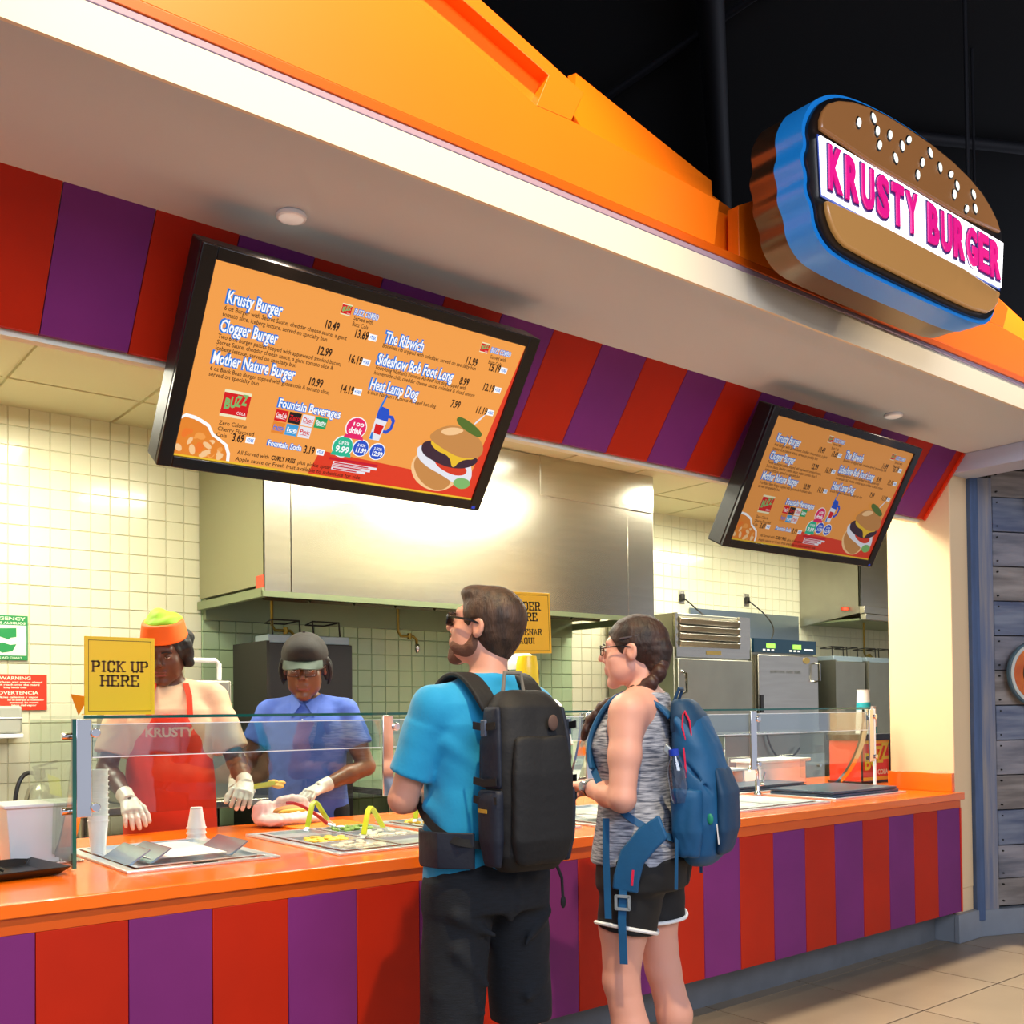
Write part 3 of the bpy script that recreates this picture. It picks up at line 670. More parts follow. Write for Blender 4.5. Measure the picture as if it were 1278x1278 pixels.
sb_ = MB().bb((7.0, 6.12, 1.2), (8.62, 6.14, 2.28)).build('steel_splash_panel', mat('blue_steel', '#8896A0', .3, .9), label='bluish stainless wall sheet above the warming cabinet', cat='panel')
wc = empty('warming_cabinet', (7.54, 5.5, .03), label='stainless warming cabinet with dark digital control strip', cat='cabinet')
MB().bb((-.45, .02, .75), (.45, .55, 1.94)).build('body', m_steel_s, wc, bev=.006)
MB().bb((-.45, .02, -.03), (.45, .55, .75)).build('base', m_steel_s, wc, bev=.004)
MB().bb((-.45, -.01, 1.82), (.45, .02, 1.94)).build('control_strip', mat('control_blue', '#0E2A3C', .3), wc)
for x in (-.28, .10):
    MB().bb((x, -.014, 1.86), (x+.12, -.01, 1.90)).build('display', mat('lcd_green', '#8ED850', .4, emit=.5), wc)
    for k in range(3): MB().bb((x-.05+k*.06, -.014, 1.835), (x-.02+k*.06, -.01, 1.85)).build('button', m_white, wc)
MB().bb((.27, -.014, 1.85), (.40, -.01, 1.865)).build('badge', m_white, wc)
MB().bb((-.42, -.03, .78), (.45, .02, 1.80)).build('door', m_steel, wc, bev=.006)
lt_ = MB(); text_into(lt_, 'SLOW COOK  HOLD  SERVE', .035, 0, 0, 0, ex=.0005)
o = lt_.build('door_text', mat('ink_grey', '#5A5A5A', .6), wc); o.rotation_euler = (PI/2, 0, 0); o.location = (-.26, -.0315, 1.64)
MB().tube([(.40, -.03, 1.74), (.40, -.08, 1.73), (.40, -.08, 1.58), (.40, -.03, 1.57)], .010, 8).build('handle', m_chrome, wc)
MB().bb((-.42, -.05, 1.30), (-.38, -.03, 1.45)).build('latch', m_black, wc)
MB().lathe([(0, 0), (.05, 0), (.05, -.01)], (0, 0, 0), 16, sy=.6).build('oval_badge', mat('brass_plate'), wc, loc=(.27, -.034, 1.76)).rotation_euler = (PI/2, 0, 0)
# outlets with cords
for (x, z, p1_, p2_, lb) in ((6.90, 2.37, (7.0, 6.05, 2.28), (7.08, 5.9, 2.14), 'wall socket with short black cord above the louvred fridge'), (7.82, 2.40, (8.1, 6.0, 2.2), (7.45, 5.6, 1.96), 'wall socket with long black cord running down to the warming cabinet')):
    r = empty('wall_socket', (x, YB-.008, z), label=lb, cat='socket', group='wall sockets over the appliances')
    MB().bb((-.04, -.008, -.06), (.04, 0, .06)).build('plate', m_steel, r, bev=.003)
    MB().bb((-.022, -.03, -.035), (.022, -.008, .03)).build('plug', m_black, r, bev=.004)
    pts = bez((0, -.03, -.01), (p1_[0]-x-.02, p1_[1]-YB, p1_[2]-z), (p1_[0]-x+.05, -.1, p1_[2]-z-.08), (p2_[0]-x, p2_[1]-YB, p2_[2]-z), 10)
    MB().tube(pts, .007, 6).build('cord', m_black, r)
# upright fryer pans at the right and a dark one at the left, with wire basket hangers
def fryer(x, y, w_, z, lb, colm, dark=False, grp='upright fryer cabinets'):
    r = empty('fryer', (x, y, 0), label=lb, cat='fryer', group=grp)
    MB().bb((-w_/2, 0, .1), (w_/2, .45, z)).build('back_cabinet', colm, r, bev=.006)
    MB().bb((-w_/2-.02, -.02, .1), (-w_/2, .45, z+.01)).build('side_flange', m_dark if dark else m_steel_s, r)
    MB().bb((-w_/2+.01, .02, z), (w_/2-.01, .2, z+.05)).build('top_cap', mat('cap_blue_grey', '#8FA0AA', .4, .4), r, bev=.004)
    for k in (-1, 1):
        cx = k*w_*.24
        MB().tube([(cx-.09, .05, z+.02), (cx-.10, .05, z+.14), (cx+.08, .05, z+.14), (cx+.09, .05, z+.02)], .006, 6).tube([(cx-.10, .05, z+.14), (cx-.07, .2, z+.13), (cx+.06, .2, z+.13), (cx+.08, .05, z+.14)], .005, 6).build('basket_hanger', m_dark, r)
    for a in (-1, 1):
        for b in (.05, .4): MB().cyl((a*(w_/2-.05), b, 0), (a*(w_/2-.05), b, .1), .02, 8).build('leg', m_steel_s, r)
fryer(2.88, 5.5, .56, 1.78, 'dark upright fryer back behind the capped worker', m_black, True)
fryer(8.55, 5.5, .50, 1.80, 'stainless upright fryer back right of the warming cabinet', m_steel_s)
fryer(9.10, 5.5, .50, 1.80, 'stainless upright fryer back next to the cream pier', m_steel_s)
# boxy oven at left behind the workers
ov = empty('counter_oven', (2.02, 5.3, 0), label='grey counter oven with round vent between the two workers', cat='oven')
MB().bb((-.30, 0, .9), (.27, .5, 1.55)).build('body', m_steel_s, ov, bev=.01)
MB().bb((-.02, -.012, 1.22), (.25, 0, 1.54)).build('vent_panel', mat('vent_grey', '#9A9A90', .4, .6), ov, bev=.004)
for k in range(9):
    hw = math.sqrt(max(.0001, .07**2-((k-4)*.017)**2)); MB().box((.115, -.015, 1.38+(k-4)*.017), (2*hw, .008, .007)).build('vent_slot', m_dark, ov)
MB().tube([(-.28, .1, 1.55), (-.28, .1, 1.64), (-.27, .1, 1.66), (.22, .1, 1.66), (.24, .1, 1.64), (.24, .1, 1.55)], .014, 8).build('handle', m_white, ov)
for (x0, x1, lb) in ((1.45, 2.54, 'stainless prep table under the grey counter oven'), (3.24, 5.86, 'stainless prep table along the green tiled wall')):
    o = empty('prep_table', (x0, 5.22, 0), label=lb, cat='table')
    L = x1-x0
    MB().bb((0, 0, .86), (L, .84, .9)).build('table_top', m_steel, o, bev=.004)
    MB().bb((0.03, .03, .35), (L-.03, .80, .37)).build('lower_shelf', m_steel_s, o)
    for x in (.05, L-.05):
        for y in (.05, .78): MB().cyl((x, y, 0), (x, y, .86), .02, 10).build('leg', m_steel, o)

# ------------------------------------------------------------------ sneeze guard
m_gl = glassmat('guard_glass', (.93, .97, .94, 1), 1.3)
m_glb = glassmat('band_glass', (.78, .86, .86, 1), 4.5)
m_gls = glassmat('end_glass', (.76, .84, .74, 1), 1.6)
m_edge = mat('glass_edge', '#0F5A4C', .15, coat=.5)
m_edge2 = mat('glass_edge_gleam', '#E8F2EE', .2, emit=.15)  # pale colour and faint glow paint the gleam of the polished edge
Z0 = .87
GX = [.97, 2.11, 3.19, 4.38, 5.50]
sgd = empty('sneeze_guard', (3.2, 3.41, Z0), label='long glass sneeze guard with curved steel posts on the orange countertop', cat='sneeze guard')
ox = 3.2
for a, b in zip(GX, GX[1:]):
    p = MB().bb((a-ox+.002, .0, .487), (b-ox-.002, .52, .495)).build('top_pane', m_gl, sgd, smooth=False)
    MB().bb((a-ox+.002, -.002, .486), (b-ox-.002, .0, .496)).build('pane_edge', m_edge, p, smooth=False)
    p = MB().bb((a-ox+.03, .0, .362), (b-ox-.03, .008, .466)).build('front_pane', m_glb, sgd, smooth=False)
    MB().bb((a-ox+.03, -.001, .359), (b-ox-.03, .009, .362)).bb((a-ox+.03, -.001, .466), (b-ox-.03, .009, .469)).build('pane_edge', m_edge2, p, smooth=False)
    MB().bb((a-ox+.03, .002, .17), (b-ox-.03, .007, .358)).build('lower_pane', m_gl, sgd, smooth=False)
for i, x in enumerate(GX):
    X = x-ox
    MB().bb((X-.024, -.012, .17), (X+.024, -.001, .484)).build('front_bar', m_chrome, sgd, bev=.002)
    for z in (.20, .44): MB().cyl((X+.035, -.02, z), (X+.035, .02, z), .016, 14).build('clamp_knob', m_chrome, sgd, bev=.003)
    if i in (0, 2, 4):
        pts = bez((X, .03, .484), (X, .02, .34), (X, .10, .12), (X, .255, .012), 12)
        MB().ribbon(pts, (1, 0, 0), .05, .014).build('curved_post', m_chrome, sgd)
        MB().bb((X-.06, .20, 0), (X+.06, .32, .008)).build('base_plate', m_steel, sgd, bev=.002)
        MB().cyl((X, .26, .008), (X, .26, .03), .02, 12).build('post_socket', m_steel, sgd)
for x, nm in ((GX[0]-.03, 0), (GX[-1]+.03, 1)):
    X = x-ox
    MB().prism([(.0, .484), (.52, .484), (.52, .05), (-.01, .02)], X-.005, X+.005, 'x').build('end_pane', m_gls if nm == 0 else m_gl, sgd, smooth=False)
    MB().bb((X-.006, -.014, .01), (X+.006, -.0, .486)).build('end_pane_edge', m_edge if nm == 0 else m_edge2, sgd, smooth=False)
    for z in (.43, .19): MB().cyl((X-.03, .02, z), (X+.03, .02, z), .012, 12).build('clamp_knob', m_chrome, sgd)

# ------------------------------------------------------------------ yellow signs
m_yel = mat('sign_yellow', '#FFD400', .35, coat=.3)
m_yel2 = mat('sign_amber', '#F5B800', .35, coat=.3)
m_ink = mat('sign_ink', '#6A4410', .6); m_inkk = mat('sign_ink_black', '#1E160A', .6)
def frame_lines(mb, w_, h_, ins, t, z):
    a, b = w_/2-ins, h_/2-ins
    for (x0, y0, x1, y1) in ((-a, -b, a, -b+t), (-a, b-t, a, b), (-a, -b, -a+t, b), (a-t, -b, a, b)): mb.bb((x0, y0, z), (x1, y1, z+.0006))
    return mb
def yellow_sign(name, loc, w_, h_, rows, m_face, m_i, lb, yaw=0., roll=0.):
    r = empty(name, loc, yaw, label=lb, cat='sign')
    c = empty('placard', (0, 0, h_/2)); c.parent = r; c.rotation_euler = (PI/2, roll, 0)
    o = MB().bb((-w_/2, -h_/2, -.006), (w_/2, h_/2, 0)).build('placard', m_face, r, bev=.001); o.location = (0, 0, h_/2); o.rotation_euler = (PI/2, roll, 0)
    bpy.data.objects.remove(c)
    g = frame_lines(MB(), w_, h_, .012, .0016, .0003)
    for (s, y, hh, wd) in rows: slab_text(g, s, 0, y, hh, .0004, .0008, wid=wd)
    g.build('printed_words', m_i, o, smooth=False)
    return r
pk = yellow_sign('pickup_sign', (1.117, 3.50, 1.368), .232, .262, [('PICK UP', .014, .034, .93), ('HERE', -.034, .034, 1.0)], m_yel, m_ink, 'bright yellow placard reading PICK UP HERE on top of the glass', roll=-.0)
MB().add([(-.145, .05, .07), (-.12, .05, .0), (-.10, .01, .06), (-.145, .056, .07), (-.12, .056, .0), (-.10, .016, .06)], [(0, 1, 2), (5, 4, 3), (0, 3, 4, 1), (1, 4, 5, 2), (2, 5, 3, 0)]).build('folded_leg', mat('sign_orange', '#F09A10', .5), pk)
MB().bb((-.10, .006, -.0), (.10, .09, .004)).build('foot', m_yel, pk)
os_ = yellow_sign('order_sign', (3.0, 3.62, 1.632), .30, .285, [('ORDER', .060, .036, 1.02), ('HERE', .010, .036, 1.02), ('ORDENAR', -.056, .026, 1.05), ('AQUI', -.096, .026, 1.05)], m_yel2, m_inkk, 'amber placard reading ORDER HERE ORDENAR AQUI behind the bearded man', roll=-.035)
st = MB().lathe([(.055, 0), (.058, .02), (.048, .06), (.055, .13), (.052, .21), (.044, .255), (.0, .262)], n=24).build('display_stand', m_yel, label='plain rounded yellow stand holding up the order placard', cat='stand', loc=(3.035, 3.66, 1.367))
MB().lathe([(.06, 0), (.064, .012), (.058, .03)], n=24).build('collar', m_white, st)

# ------------------------------------------------------------------ wells, pans, tongs
m_pan = mat('pan_steel', '#DDE4EA', .3, .75)
m_pan_in = mat('pan_inside', '#8C96A0', .35, .9)
def well(x0, x1, y0, y1, lb, nx, ny, foods=(), grp='cold wells set in the countertop'):
    r = empty('food_well', ((x0+x1)/2, (y0+y1)/2, Z0), label=lb, cat='food well', group=grp)
    W_, D_ = x1-x0, y1-y0; a, b = W_/2, D_/2; t = .035
    MB().bb((-a, -b, .0), (a, -b+t, .009)).bb((-a, b-t, .0), (a, b, .009)).bb((-a, -b+t, .0), (-a+t, b-t, .009)).bb((a-t, -b+t, .0), (a, b-t, .009)).build('rim', m_pan, r, bev=.002)
    cw, cd = (W_-2*t)/nx, (D_-2*t)/ny
    for i in range(nx):
        for j in range(ny):
            cx, cy = -a+t+cw*(i+.5), -b+t+cd*(j+.5); u, v = cw/2-.006, cd/2-.006; u2, v2 = u-.016, v-.016
            P = [(cx-u, cy-v, .012), (cx+u, cy-v, .012), (cx+u, cy+v, .012), (cx-u, cy+v, .012), (cx-u2, cy-v2, .013), (cx+u2, cy-v2, .013), (cx+u2, cy+v2, .013), (cx-u2, cy+v2, .013),
                 (cx-u2+.004, cy-v2+.004, .0015), (cx+u2-.004, cy-v2+.004, .0015), (cx+u2-.004, cy+v2-.004, .0015), (cx-u2+.004, cy+v2-.004, .0015)]
            F = [(k, (k+1) % 4, 4+(k+1) % 4, 4+k) for k in range(4)]+[(4+k, 4+(k+1) % 4, 8+(k+1) % 4, 8+k) for k in range(4)]+[(8, 9, 10, 11)]
            q = MB().add(P, F).build('pan', m_pan, r)
            k = i+j*nx
            if k < len(foods) and foods[k]:
                f = MB(); rr = random.Random(k+int(x0*10))
                for _ in range(26): f.ell((cx+rr.uniform(-u2+.02, u2-.02), cy+rr.uniform(-v2+.02, v2-.02), .008+rr.uniform(0, .008)), (.018, .014, .007), 8, 5, Matrix.Rotation(rr.uniform(0, 3), 3, 'Z'))
                f.build('filling', foods[k], r, kind='stuff')
    return r
f_let = mat('food_lettuce', '#8FB04A', .6, nz=.4, nscale=40); f_tom = mat('food_tomato', '#B83A1E', .4, nz=.3, nscale=30); f_che = mat('food_cheese', '#E8B83A', .5); f_oni = mat('food_onion', '#D8D0C0', .5)
w1 = well(1.05, 1.57, 3.23, 3.92, 'steel well lined with white paper nearest the end glass', 1, 1)
MB().add([(-.14, -.22, .022), (.12, -.22, .022), (.10, .12, .03), (-.15, .12, .03), (-.14, -.22, .02), (.12, -.22, .02), (.10, .12, .028), (-.15, .12, .028)], [(0, 1, 2, 3), (7, 6, 5, 4)]).build('paper_liner', m_white, w1)
for x in (-.19, -.12, .15):
    MB().prism([(x-.035, .012), (x+.035, .055), (x+.042, .055), (x-.02, .012)], -.24, .02).build('divider', mat('divider_blue_steel', '#8FA4BC', .25, .9), w1)
MB().bb((-.04, -.335, .009), (.04, -.32, .013)).build('handle_slot', m_dark, w1)
w2 = well(1.74, 2.30, 3.13, 3.90, 'steel well of divided pans with two yellow-green tongs in front of capped worker', 2, 3, [f_oni, None, f_che, f_oni, None, f_let])
w3 = well(2.36, 2.92, 3.17, 3.92, 'steel well left of the bearded customer with one yellow tong on it', 2, 2, [None, f_oni, f_che, None])
w4 = well(2.98, 3.62, 3.14, 3.85, 'steel well between the two customers holding pale paper sheets', 1, 2)
for k in range(4): MB().box((-.12+.09*k, -.18+.05*k, .02+.004*k), (.20, .14, .002), Matrix.Rotation(.3*k-.4, 3, 'Z')).build('paper_sheet', m_white, w4)
w5 = well(3.86, 4.62, 3.10, 3.78, 'plain steel well right of the braided customer before the faucet', 2, 1)
def tongs(x, y, rz, lb, z=.90, tilt=.5, col='#C8D42A', L=.21):
    r = empty('tongs', (x, y, z), rz, label=lb, cat='tongs', group='yellow-green handled tongs')
    mt = mat('tong_plastic_'+col[1:], col, .35)
    h0, h1_ = .095, .0
    loop = [(0, -.02, h0-.01), (0, -.008, h0+.004), (0, .008, h0+.004), (0, .02, h0-.01)]
    MB().ribbon([(0, -.055, .0), (0, -.035, .05), (0, -.018, .088), (0, 0, .100), (0, .022, .088), (.0, .06, .05), (0, .10, .012)], (1, 0, 0), .022, .009).build('handle', mt, r, bev=.002)
    MB().ribbon([(0, .10, .012), (0, .13, -.004), (0, .15, -.008)], (1, 0, 0), .018, .003).build('tip', m_pan, r)
    MB().ribbon([(0, -.055, 0), (0, -.066, -.012)], (1, 0, 0), .018, .003).build('tip', m_pan, r)
    return r
tongs(2.0, 3.80, math.radians(-60), 'yellow-green tongs standing in the back left pan of the divided well')
tongs(2.04, 3.42, math.radians(-60), 'yellow-green tongs standing in the front pan of the divided well')
tongs(2.50, 3.76, math.radians(-60), 'yellow-green tongs on the well left of the bearded customer')
sp_ = MB().ribbon(bez((0, 0, .09), (.04, -.02, .10), (.10, -.06, .05), (.14, -.10, .0), 10), (0, 0, 1), .012, .016).build('serving_spoon', mat('red_handle', '#D02A20', .35), label='red-handled serving spoon leaning in the divided well', cat='spoon', loc=(1.93, 3.92, .90))
MB().tube([(.14, -.10, .0), (.165, -.12, -.012)], .006, 8).ell((.18, -.132, -.012), (.022, .016, .006)).build('bowl', m_pan, sp_)

# bins, cups, tray, boxes
tub = MB().lathe([], n=4) if False else None
tb = empty('white_tub', (.885, 3.72, Z0), label='white square plastic tub left of the end glass', cat='tub')
def taper_box(mb, a, b, h, t=.006):
    P = [(-a, -a, 0), (a, -a, 0), (a, a, 0), (-a, a, 0), (-b, -b, h), (b, -b, h), (b, b, h), (-b, b, h), (-b+t, -b+t, h), (b-t, -b+t, h), (b-t, b-t, h), (-b+t, b-t, h), (-a+t, -a+t, t), (a-t, -a+t, t), (a-t, a-t, t), (-a+t, a-t, t)]
    F = [(0, 3, 2, 1)]+[(k, (k+1) % 4, 4+(k+1) % 4, 4+k) for k in range(4)]+[(4+k, 4+(k+1) % 4, 8+(k+1) % 4, 8+k) for k in range(4)]+[(8+k, 8+(k+1) % 4, 12+(k+1) % 4, 12+k) for k in range(4)]+[(12, 13, 14, 15)]
    return mb.add(P, F)
taper_box(MB(), .075, .093, .20).build('body', m_white, tb, bev=.004)
MB().bb((-.103, -.103, .192), (.103, .103, .204)).build('lid', m_white, tb, bev=.004)
tr = empty('black_tray', (.70, 3.47, Z0), math.radians(8), label='shallow black serving tray at the left edge of the countertop', cat='tray')
P = []; 
a, b, a2, b2, h = .17, .13, .20, .16, .028
MB().add([(-a, -b, .002), (a, -b, .002), (a, b, .002), (-a, b, .002), (-a2, -b2, h), (a2, -b2, h), (a2, b2, h), (-a2, b2, h), (-a2+.006, -b2+.006, h), (a2-.006, -b2+.006, h), (a2-.006, b2-.006, h), (-a2+.006, b2-.006, h), (-a+.004, -b+.004, .006), (a-.004, -b+.004, .006), (a-.004, b-.004, .006), (-a+.004, b-.004, .006)], [(0, 3, 2, 1)]+[(k, (k+1) % 4, 4+(k+1) % 4, 4+k) for k in range(4)]+[(4+k, 4+(k+1) % 4, 8+(k+1) % 4, 8+k) for k in range(4)]+[(8+k, 8+(k+1) % 4, 12+(k+1) % 4, 12+k) for k in range(4)]+[(12, 13, 14, 15)]).build('tray_body', m_black, tr, bev=.006)
MB().tube(bez((-.08, .05, .03), (-.05, .0, .045), (.02, .06, .045), (.06, .02, .012), 8), .006, 8).build('dark_clip', m_dark, tr)
def cup_stack(loc, r0, r1, h, n, lb, grp=None, band=None, flip=False, tilt=(0, 0, 0)):
    r = empty('cup_stack', loc, label=lb, cat='cups', group=grp); r.rotation_euler = tilt
    s = h
    for k in range(n):
        z = k*.02
        p = [(r0, 0), (r1, s), (r1+.003, s), (r1+.003, s+.004), (r1-.002, s+.004), (r0-.002, .003)] if not flip else [(r1+.003, 0), (r1+.003, .006), (r1, .006), (r0, s), (0, s)]
        if n > 1: p = p
        c = MB().lathe(p, (0, 0, z), 22).build('cup', m_white, r)
        if band and k == n-1: MB().lathe([(r0+(r1-r0)*.55+.0012, s*.55), (r0+(r1-r0)*.72+.0012, s*.72)], (0, 0, z), 22).build('printed_band', band, c)
    return r
cup_stack((1.115, 3.74, Z0), .024, .034, .12, 10, 'tall stack of slim white cups just inside the end glass')
cup_stack((1.56, 3.80+.16, Z0), .022, .036, .085, 3, 'short upside-down stack of white cups beside the paper-lined well', flip=True)
# far right corner of the counter
dk = mat('slate_lid', '#3E5268', .35, .3)
for (x0, x1, y0, y1, lb) in ((4.80, 5.45, 3.20, 3.62, 'slate-coloured flat lids lying before the faucet near the right guard post'), (4.70, 5.38, 3.78, 4.05, 'slate-coloured lid lying behind the faucet')):
    r = empty('well_lid', ((x0+x1)/2, (y0+y1)/2, Z0), label=lb, cat='lid', group='slate lids over the far wells')
    a, b = (x1-x0)/2, (y1-y0)/2
    MB().bb((-a-.03, -b-.03, 0), (a+.03, b+.03, .008)).build('rim', m_pan, r, bev=.002)
    MB().bb((-a, -b, .008), (a, b, .024)).build('lower_lid', dk, r, bev=.004); MB().bb((-a-.01, -b-.005, .026), (a-.03, b-.005, .040)).build('upper_lid', dk, r, bev=.004)
fc = empty('faucet', (4.74, 3.66, Z0), label='small chrome faucet with lever behind the plain steel well', cat='faucet')
MB().lathe([(.022, 0), (.022, .01), (.015, .02), (.015, .09)], n=16).build('body', m_chrome, fc)
MB().tube([(0, 0, .09), (0, .0, .13), (-.02, -.01, .155), (-.06, -.03, .165), (-.13, -.05, .165), (-.15, -.06, .15)], .009, 10).build('spout', m_chrome, fc)
MB().tube([(.0, 0, .06), (.05, 0, .062)], .010, 10).tube([(.05, 0, .062), (.07, 0, .13)], .006, 8).build('lever', m_chrome, fc)
wb = empty('white_box', (5.52, 4.15, Z0), label='white lidded food box behind the slate lids', cat='box')
MB().bb((-.24, -.1, 0), (.24, .1, .145)).build('body', m_white, wb, bev=.006); MB().bb((-.27, -.12, .145), (.27, .12, .165)).build('lid', m_white, wb, bev=.004)
wb2 = empty('white_board', (5.02, 4.15, Z0), label='small white tray table left of the lidded food box', cat='tray')
MB().bb((-.16, -.08, .105), (.16, .08, .12)).build('top', m_white, wb2, bev=.003)
for x in (-.14, .14): MB().bb((x-.008, -.06, 0), (x+.008, .06, .105)).build('leg', m_white, wb2)
mx_ = empty('steel_mixer', (5.0, 4.15, Z0+.12), label='chrome scoop holder standing on the small white tray table', cat='holder')
MB().lathe([(.03, 0), (.022, .03), (.026, .09), (.036, .12)], n=16).build('body', m_chrome, mx_)
# cola box with cups on its lid
m_cr = mat('cola_red', '#D83A1E', .4); m_cy = mat('cola_yellow', '#F0C820', .4); m_cg = mat('cola_green_yellow', '#D8DC28', .4)
bx = empty('cola_box', (6.04, 3.83, Z0), label='red and yellow carton lettered BUZZ COLA in black frame beside the cream pier', cat='carton')
MB().bb((-.16, -.12, .01), (.16, .12, .28)).build('carton', m_cr, bx, bev=.003)
MB().bb((-.17, -.13, 0), (.17, .13, .012)).bb((-.175, -.132, .28), (.175, .132, .32)).bb((-.17, -.13, .01), (-.16, -.12, .30)).bb((.16, -.13, .01), (.17, -.12, .30)).build('black_frame', m_black, bx, bev=.002)
for z_ in (.018, .257): MB().bb((-.158, -.123, z_), (.158, -.12, z_+.021)).build('yellow_stripe', m_cy, bx)
g = MB(); xx = -.135
for j, ch in enumerate('BUZZ'):
    me = text_mesh(ch, .15, .0012, off=.004, sx=.85); g.add([(v.co.x+xx+j*.068, -.1225-v.co.z, v.co.y+.09+j*.022) for v in me.vertices], [tuple(p.vertices) for p in me.polygons]); bpy.data.meshes.remove(me)
g.build('word', m_cg, bx, smooth=False)
g = MB(); me = text_mesh('COLA', .045, .001, off=.001); g.add([(v.co.x+.02, -.1225-v.co.z, v.co.y+.055) for v in me.vertices], [tuple(p.vertices) for p in me.polygons]); g.build('small_word', m_white, bx, smooth=False)
m_teal = mat('cup_teal_print', '#2AA8B8', .4)
cup_stack((6.15, 3.86, Z0+.32), .056, .040, .29, 1, 'tall upturned white paper cup with teal print on the cola carton', band=m_teal, grp='printed cups by the pier')
cup_stack((6.42, 3.98, Z0), .056, .040, .50, 1, 'tall white cup sleeve with teal print standing behind the cola carton', band=m_teal, grp='printed cups by the pier')
bg = empty('white_sack', (8.1, 4.9, .0), label='white sack propped up high beside the cream pier behind the cups', cat='sack')
uc = empty('undercounter_cabinet', (6.62, 4.88, 0), label='low stainless cabinet with square doors in front of the fridge', cat='cabinet')
MB().bb((-.68, 0, .05), (.58, .34, 1.16)).build('body', m_steel_s, uc, bev=.006)
for x in (-.66, -.04): MB().bb((x, -.015, .12), (x+.60, 0, 1.0)).build('door', m_steel, uc, bev=.004)
MB().bb((-.7, -.02, 1.16), (.6, .36, 1.18)).build('top', m_steel, uc, bev=.003)
MB().cyl((.48, -.03, .9), (.48, -.012, .9), .015, 12).build('door_knob', m_chrome, uc)
MB().tube(bez((-.2, -.02, 1.16), (-.15, -.03, .95), (.05, -.03, .9), (.2, -.03, 1.05), 10), .008, 6).build('hanging_cord', m_black, uc)
for x in (-.62, .52): MB().cyl((x, .17, 0), (x, .17, .05), .02, 10).build('foot', m_dark, uc)
# wall signs and fittings on the tiled wall at left
m_gs = mat('sign_green', '#1E8A4A', .5); m_ws = mat('sign_white', '#E4F0D8', .5); m_rs = mat('sign_red', '#E63418', .5)
r = empty('first_aid_sign', (1.32, YB-.012, 1.80), label='green and white emergency choking-aid notice at left edge of the tiled wall', cat='sign')
MB().bb((-.13, -.006, -.125), (.13, 0, .125)).build('plate', m_gs, r, bev=.002)
MB().bb((-.122, -.0075, -.098), (.122, -.006, .070)).build('white_field', m_ws, r)
g = MB()
for b, s, x, z, wd in (('EMERGENCY', .026, -.118, .098, .235), ('PRIMEROS AUXILIOS', .018, -.118, .076, .235)):
    me = text_mesh(b, s, .0006, off=.0004); k_ = wd/max(v.co.x for v in me.vertices); g.add([(v.co.x*k_+x, -.0068-v.co.z, v.co.y+z) for v in me.vertices], [tuple(p.vertices) for p in me.polygons]); bpy.data.meshes.remove(me)
me = text_mesh('CHOKING AID CHART', .016, .0006); k_ = .2/max(v.co.x for v in me.vertices); g.add([(v.co.x*k_-.1, -.0068-v.co.z, v.co.y-.117) for v in me.vertices], [tuple(p.vertices) for p in me.polygons])
g.build('white_words', m_ws, r, smooth=False)
MB().prism([(-.04, .05), (.07, .055), (.07, .005), (.04, -.0), (.03, -.01), (.0, 0), (-.03, .01)], -.0085, -.0076).prism([(-.04, -.04), (.0, -.028), (.04, -.04), (.07, -.035), (.05, -.075), (.0, -.085), (-.03, -.07)], -.0085, -.0076).build('pictogram', m_gs, r, smooth=False)
r = empty('warning_sign', (1.385, YB-.012, 1.497), label='red notice with white WARNING and ADVERTENCIA text above the towel dispenser', cat='sign')
MB().bb((-.165, -.005, -.10), (.165, 0, .10)).build('plate', m_rs, r, bev=.002)
g = MB()
for b, s, x, z, wd in (('WARNING', .026, -.08, .07, .16), ('hot surfaces and steam ahead', .014, -.14, .052, .28), ('do not reach over the guard', .014, -.125, .037, .25), ('keep hands clear', .014, -.06, .022, .12), ('ADVERTENCIA', .026, -.11, -.012, .23), ('superficies calientes y vapor', .014, -.13, -.032, .25), ('no se acerque al mostrador', .014, -.04, -.047, .19), ('mantenga las manos', .014, -.03, -.062, .15), ('lejos del vapor', .014, -.02, -.077, .13)):
    me = text_mesh(b, s, .0005, off=.0003); k_ = wd/max(v.co.x for v in me.vertices); g.add([(v.co.x*k_+x, -.0057-v.co.z, v.co.y+z) for v in me.vertices], [tuple(p.vertices) for p in me.polygons]); bpy.data.meshes.remove(me)
g.build('white_words', m_ws, r, smooth=False)
r = empty('towel_dispenser', (1.27, YB-.012, 1.33), label='grey wall dispenser box under the red notice at left edge', cat='dispenser')
MB().bb((-.12, -.14, -.06), (.12, 0, .09)).build('body', mat('dispenser_grey', '#B4B6A8', .35), r, bev=.012)
MB().bb((-.125, -.145, -.085), (.125, 0, -.062)).bb((-.122, -.145, .02), (.122, -.13, .028)).build('tray_lip', m_white, r, bev=.004)
fe = empty('fire_extinguisher', (1.46, 5.93, .50), label='chrome fire extinguisher with yellow tag hanging low on the tiled wall', cat='extinguisher')
MB().lathe([(0, 0), (.07, .01), (.075, .04), (.075, .42), (.06, .47), (.025, .50), (.025, .52)], n=24).build('cylinder', m_steel, fe)
MB().lathe([(.022, .52), (.03, .53), (.028, .57), (0, .58)], n=16).box((.03, 0, .60), (.13, .02, .012), Matrix.Rotation(-.25, 3, 'Y')).box((.03, 0, .575), (.12, .02, .01)).build('valve_lever', m_dark, fe)
MB().tube(bez((-.02, 0, .55), (-.13, -.02, .60), (-.15, -.02, .4), (-.12, -.02, .0), 14), .012, 8).build('hose', m_black, fe)
MB().add([(.03, -.04, .55), (.09, -.05, .52), (.10, -.06, .42), (.04, -.06, .44), (.03, -.042, .55), (.09, -.052, .52), (.10, -.062, .42), (.04, -.062, .44)], [(0, 1, 2, 3), (7, 6, 5, 4)]).build('yellow_tag', mat('tag_yellow', '#E8E020', .5), fe)
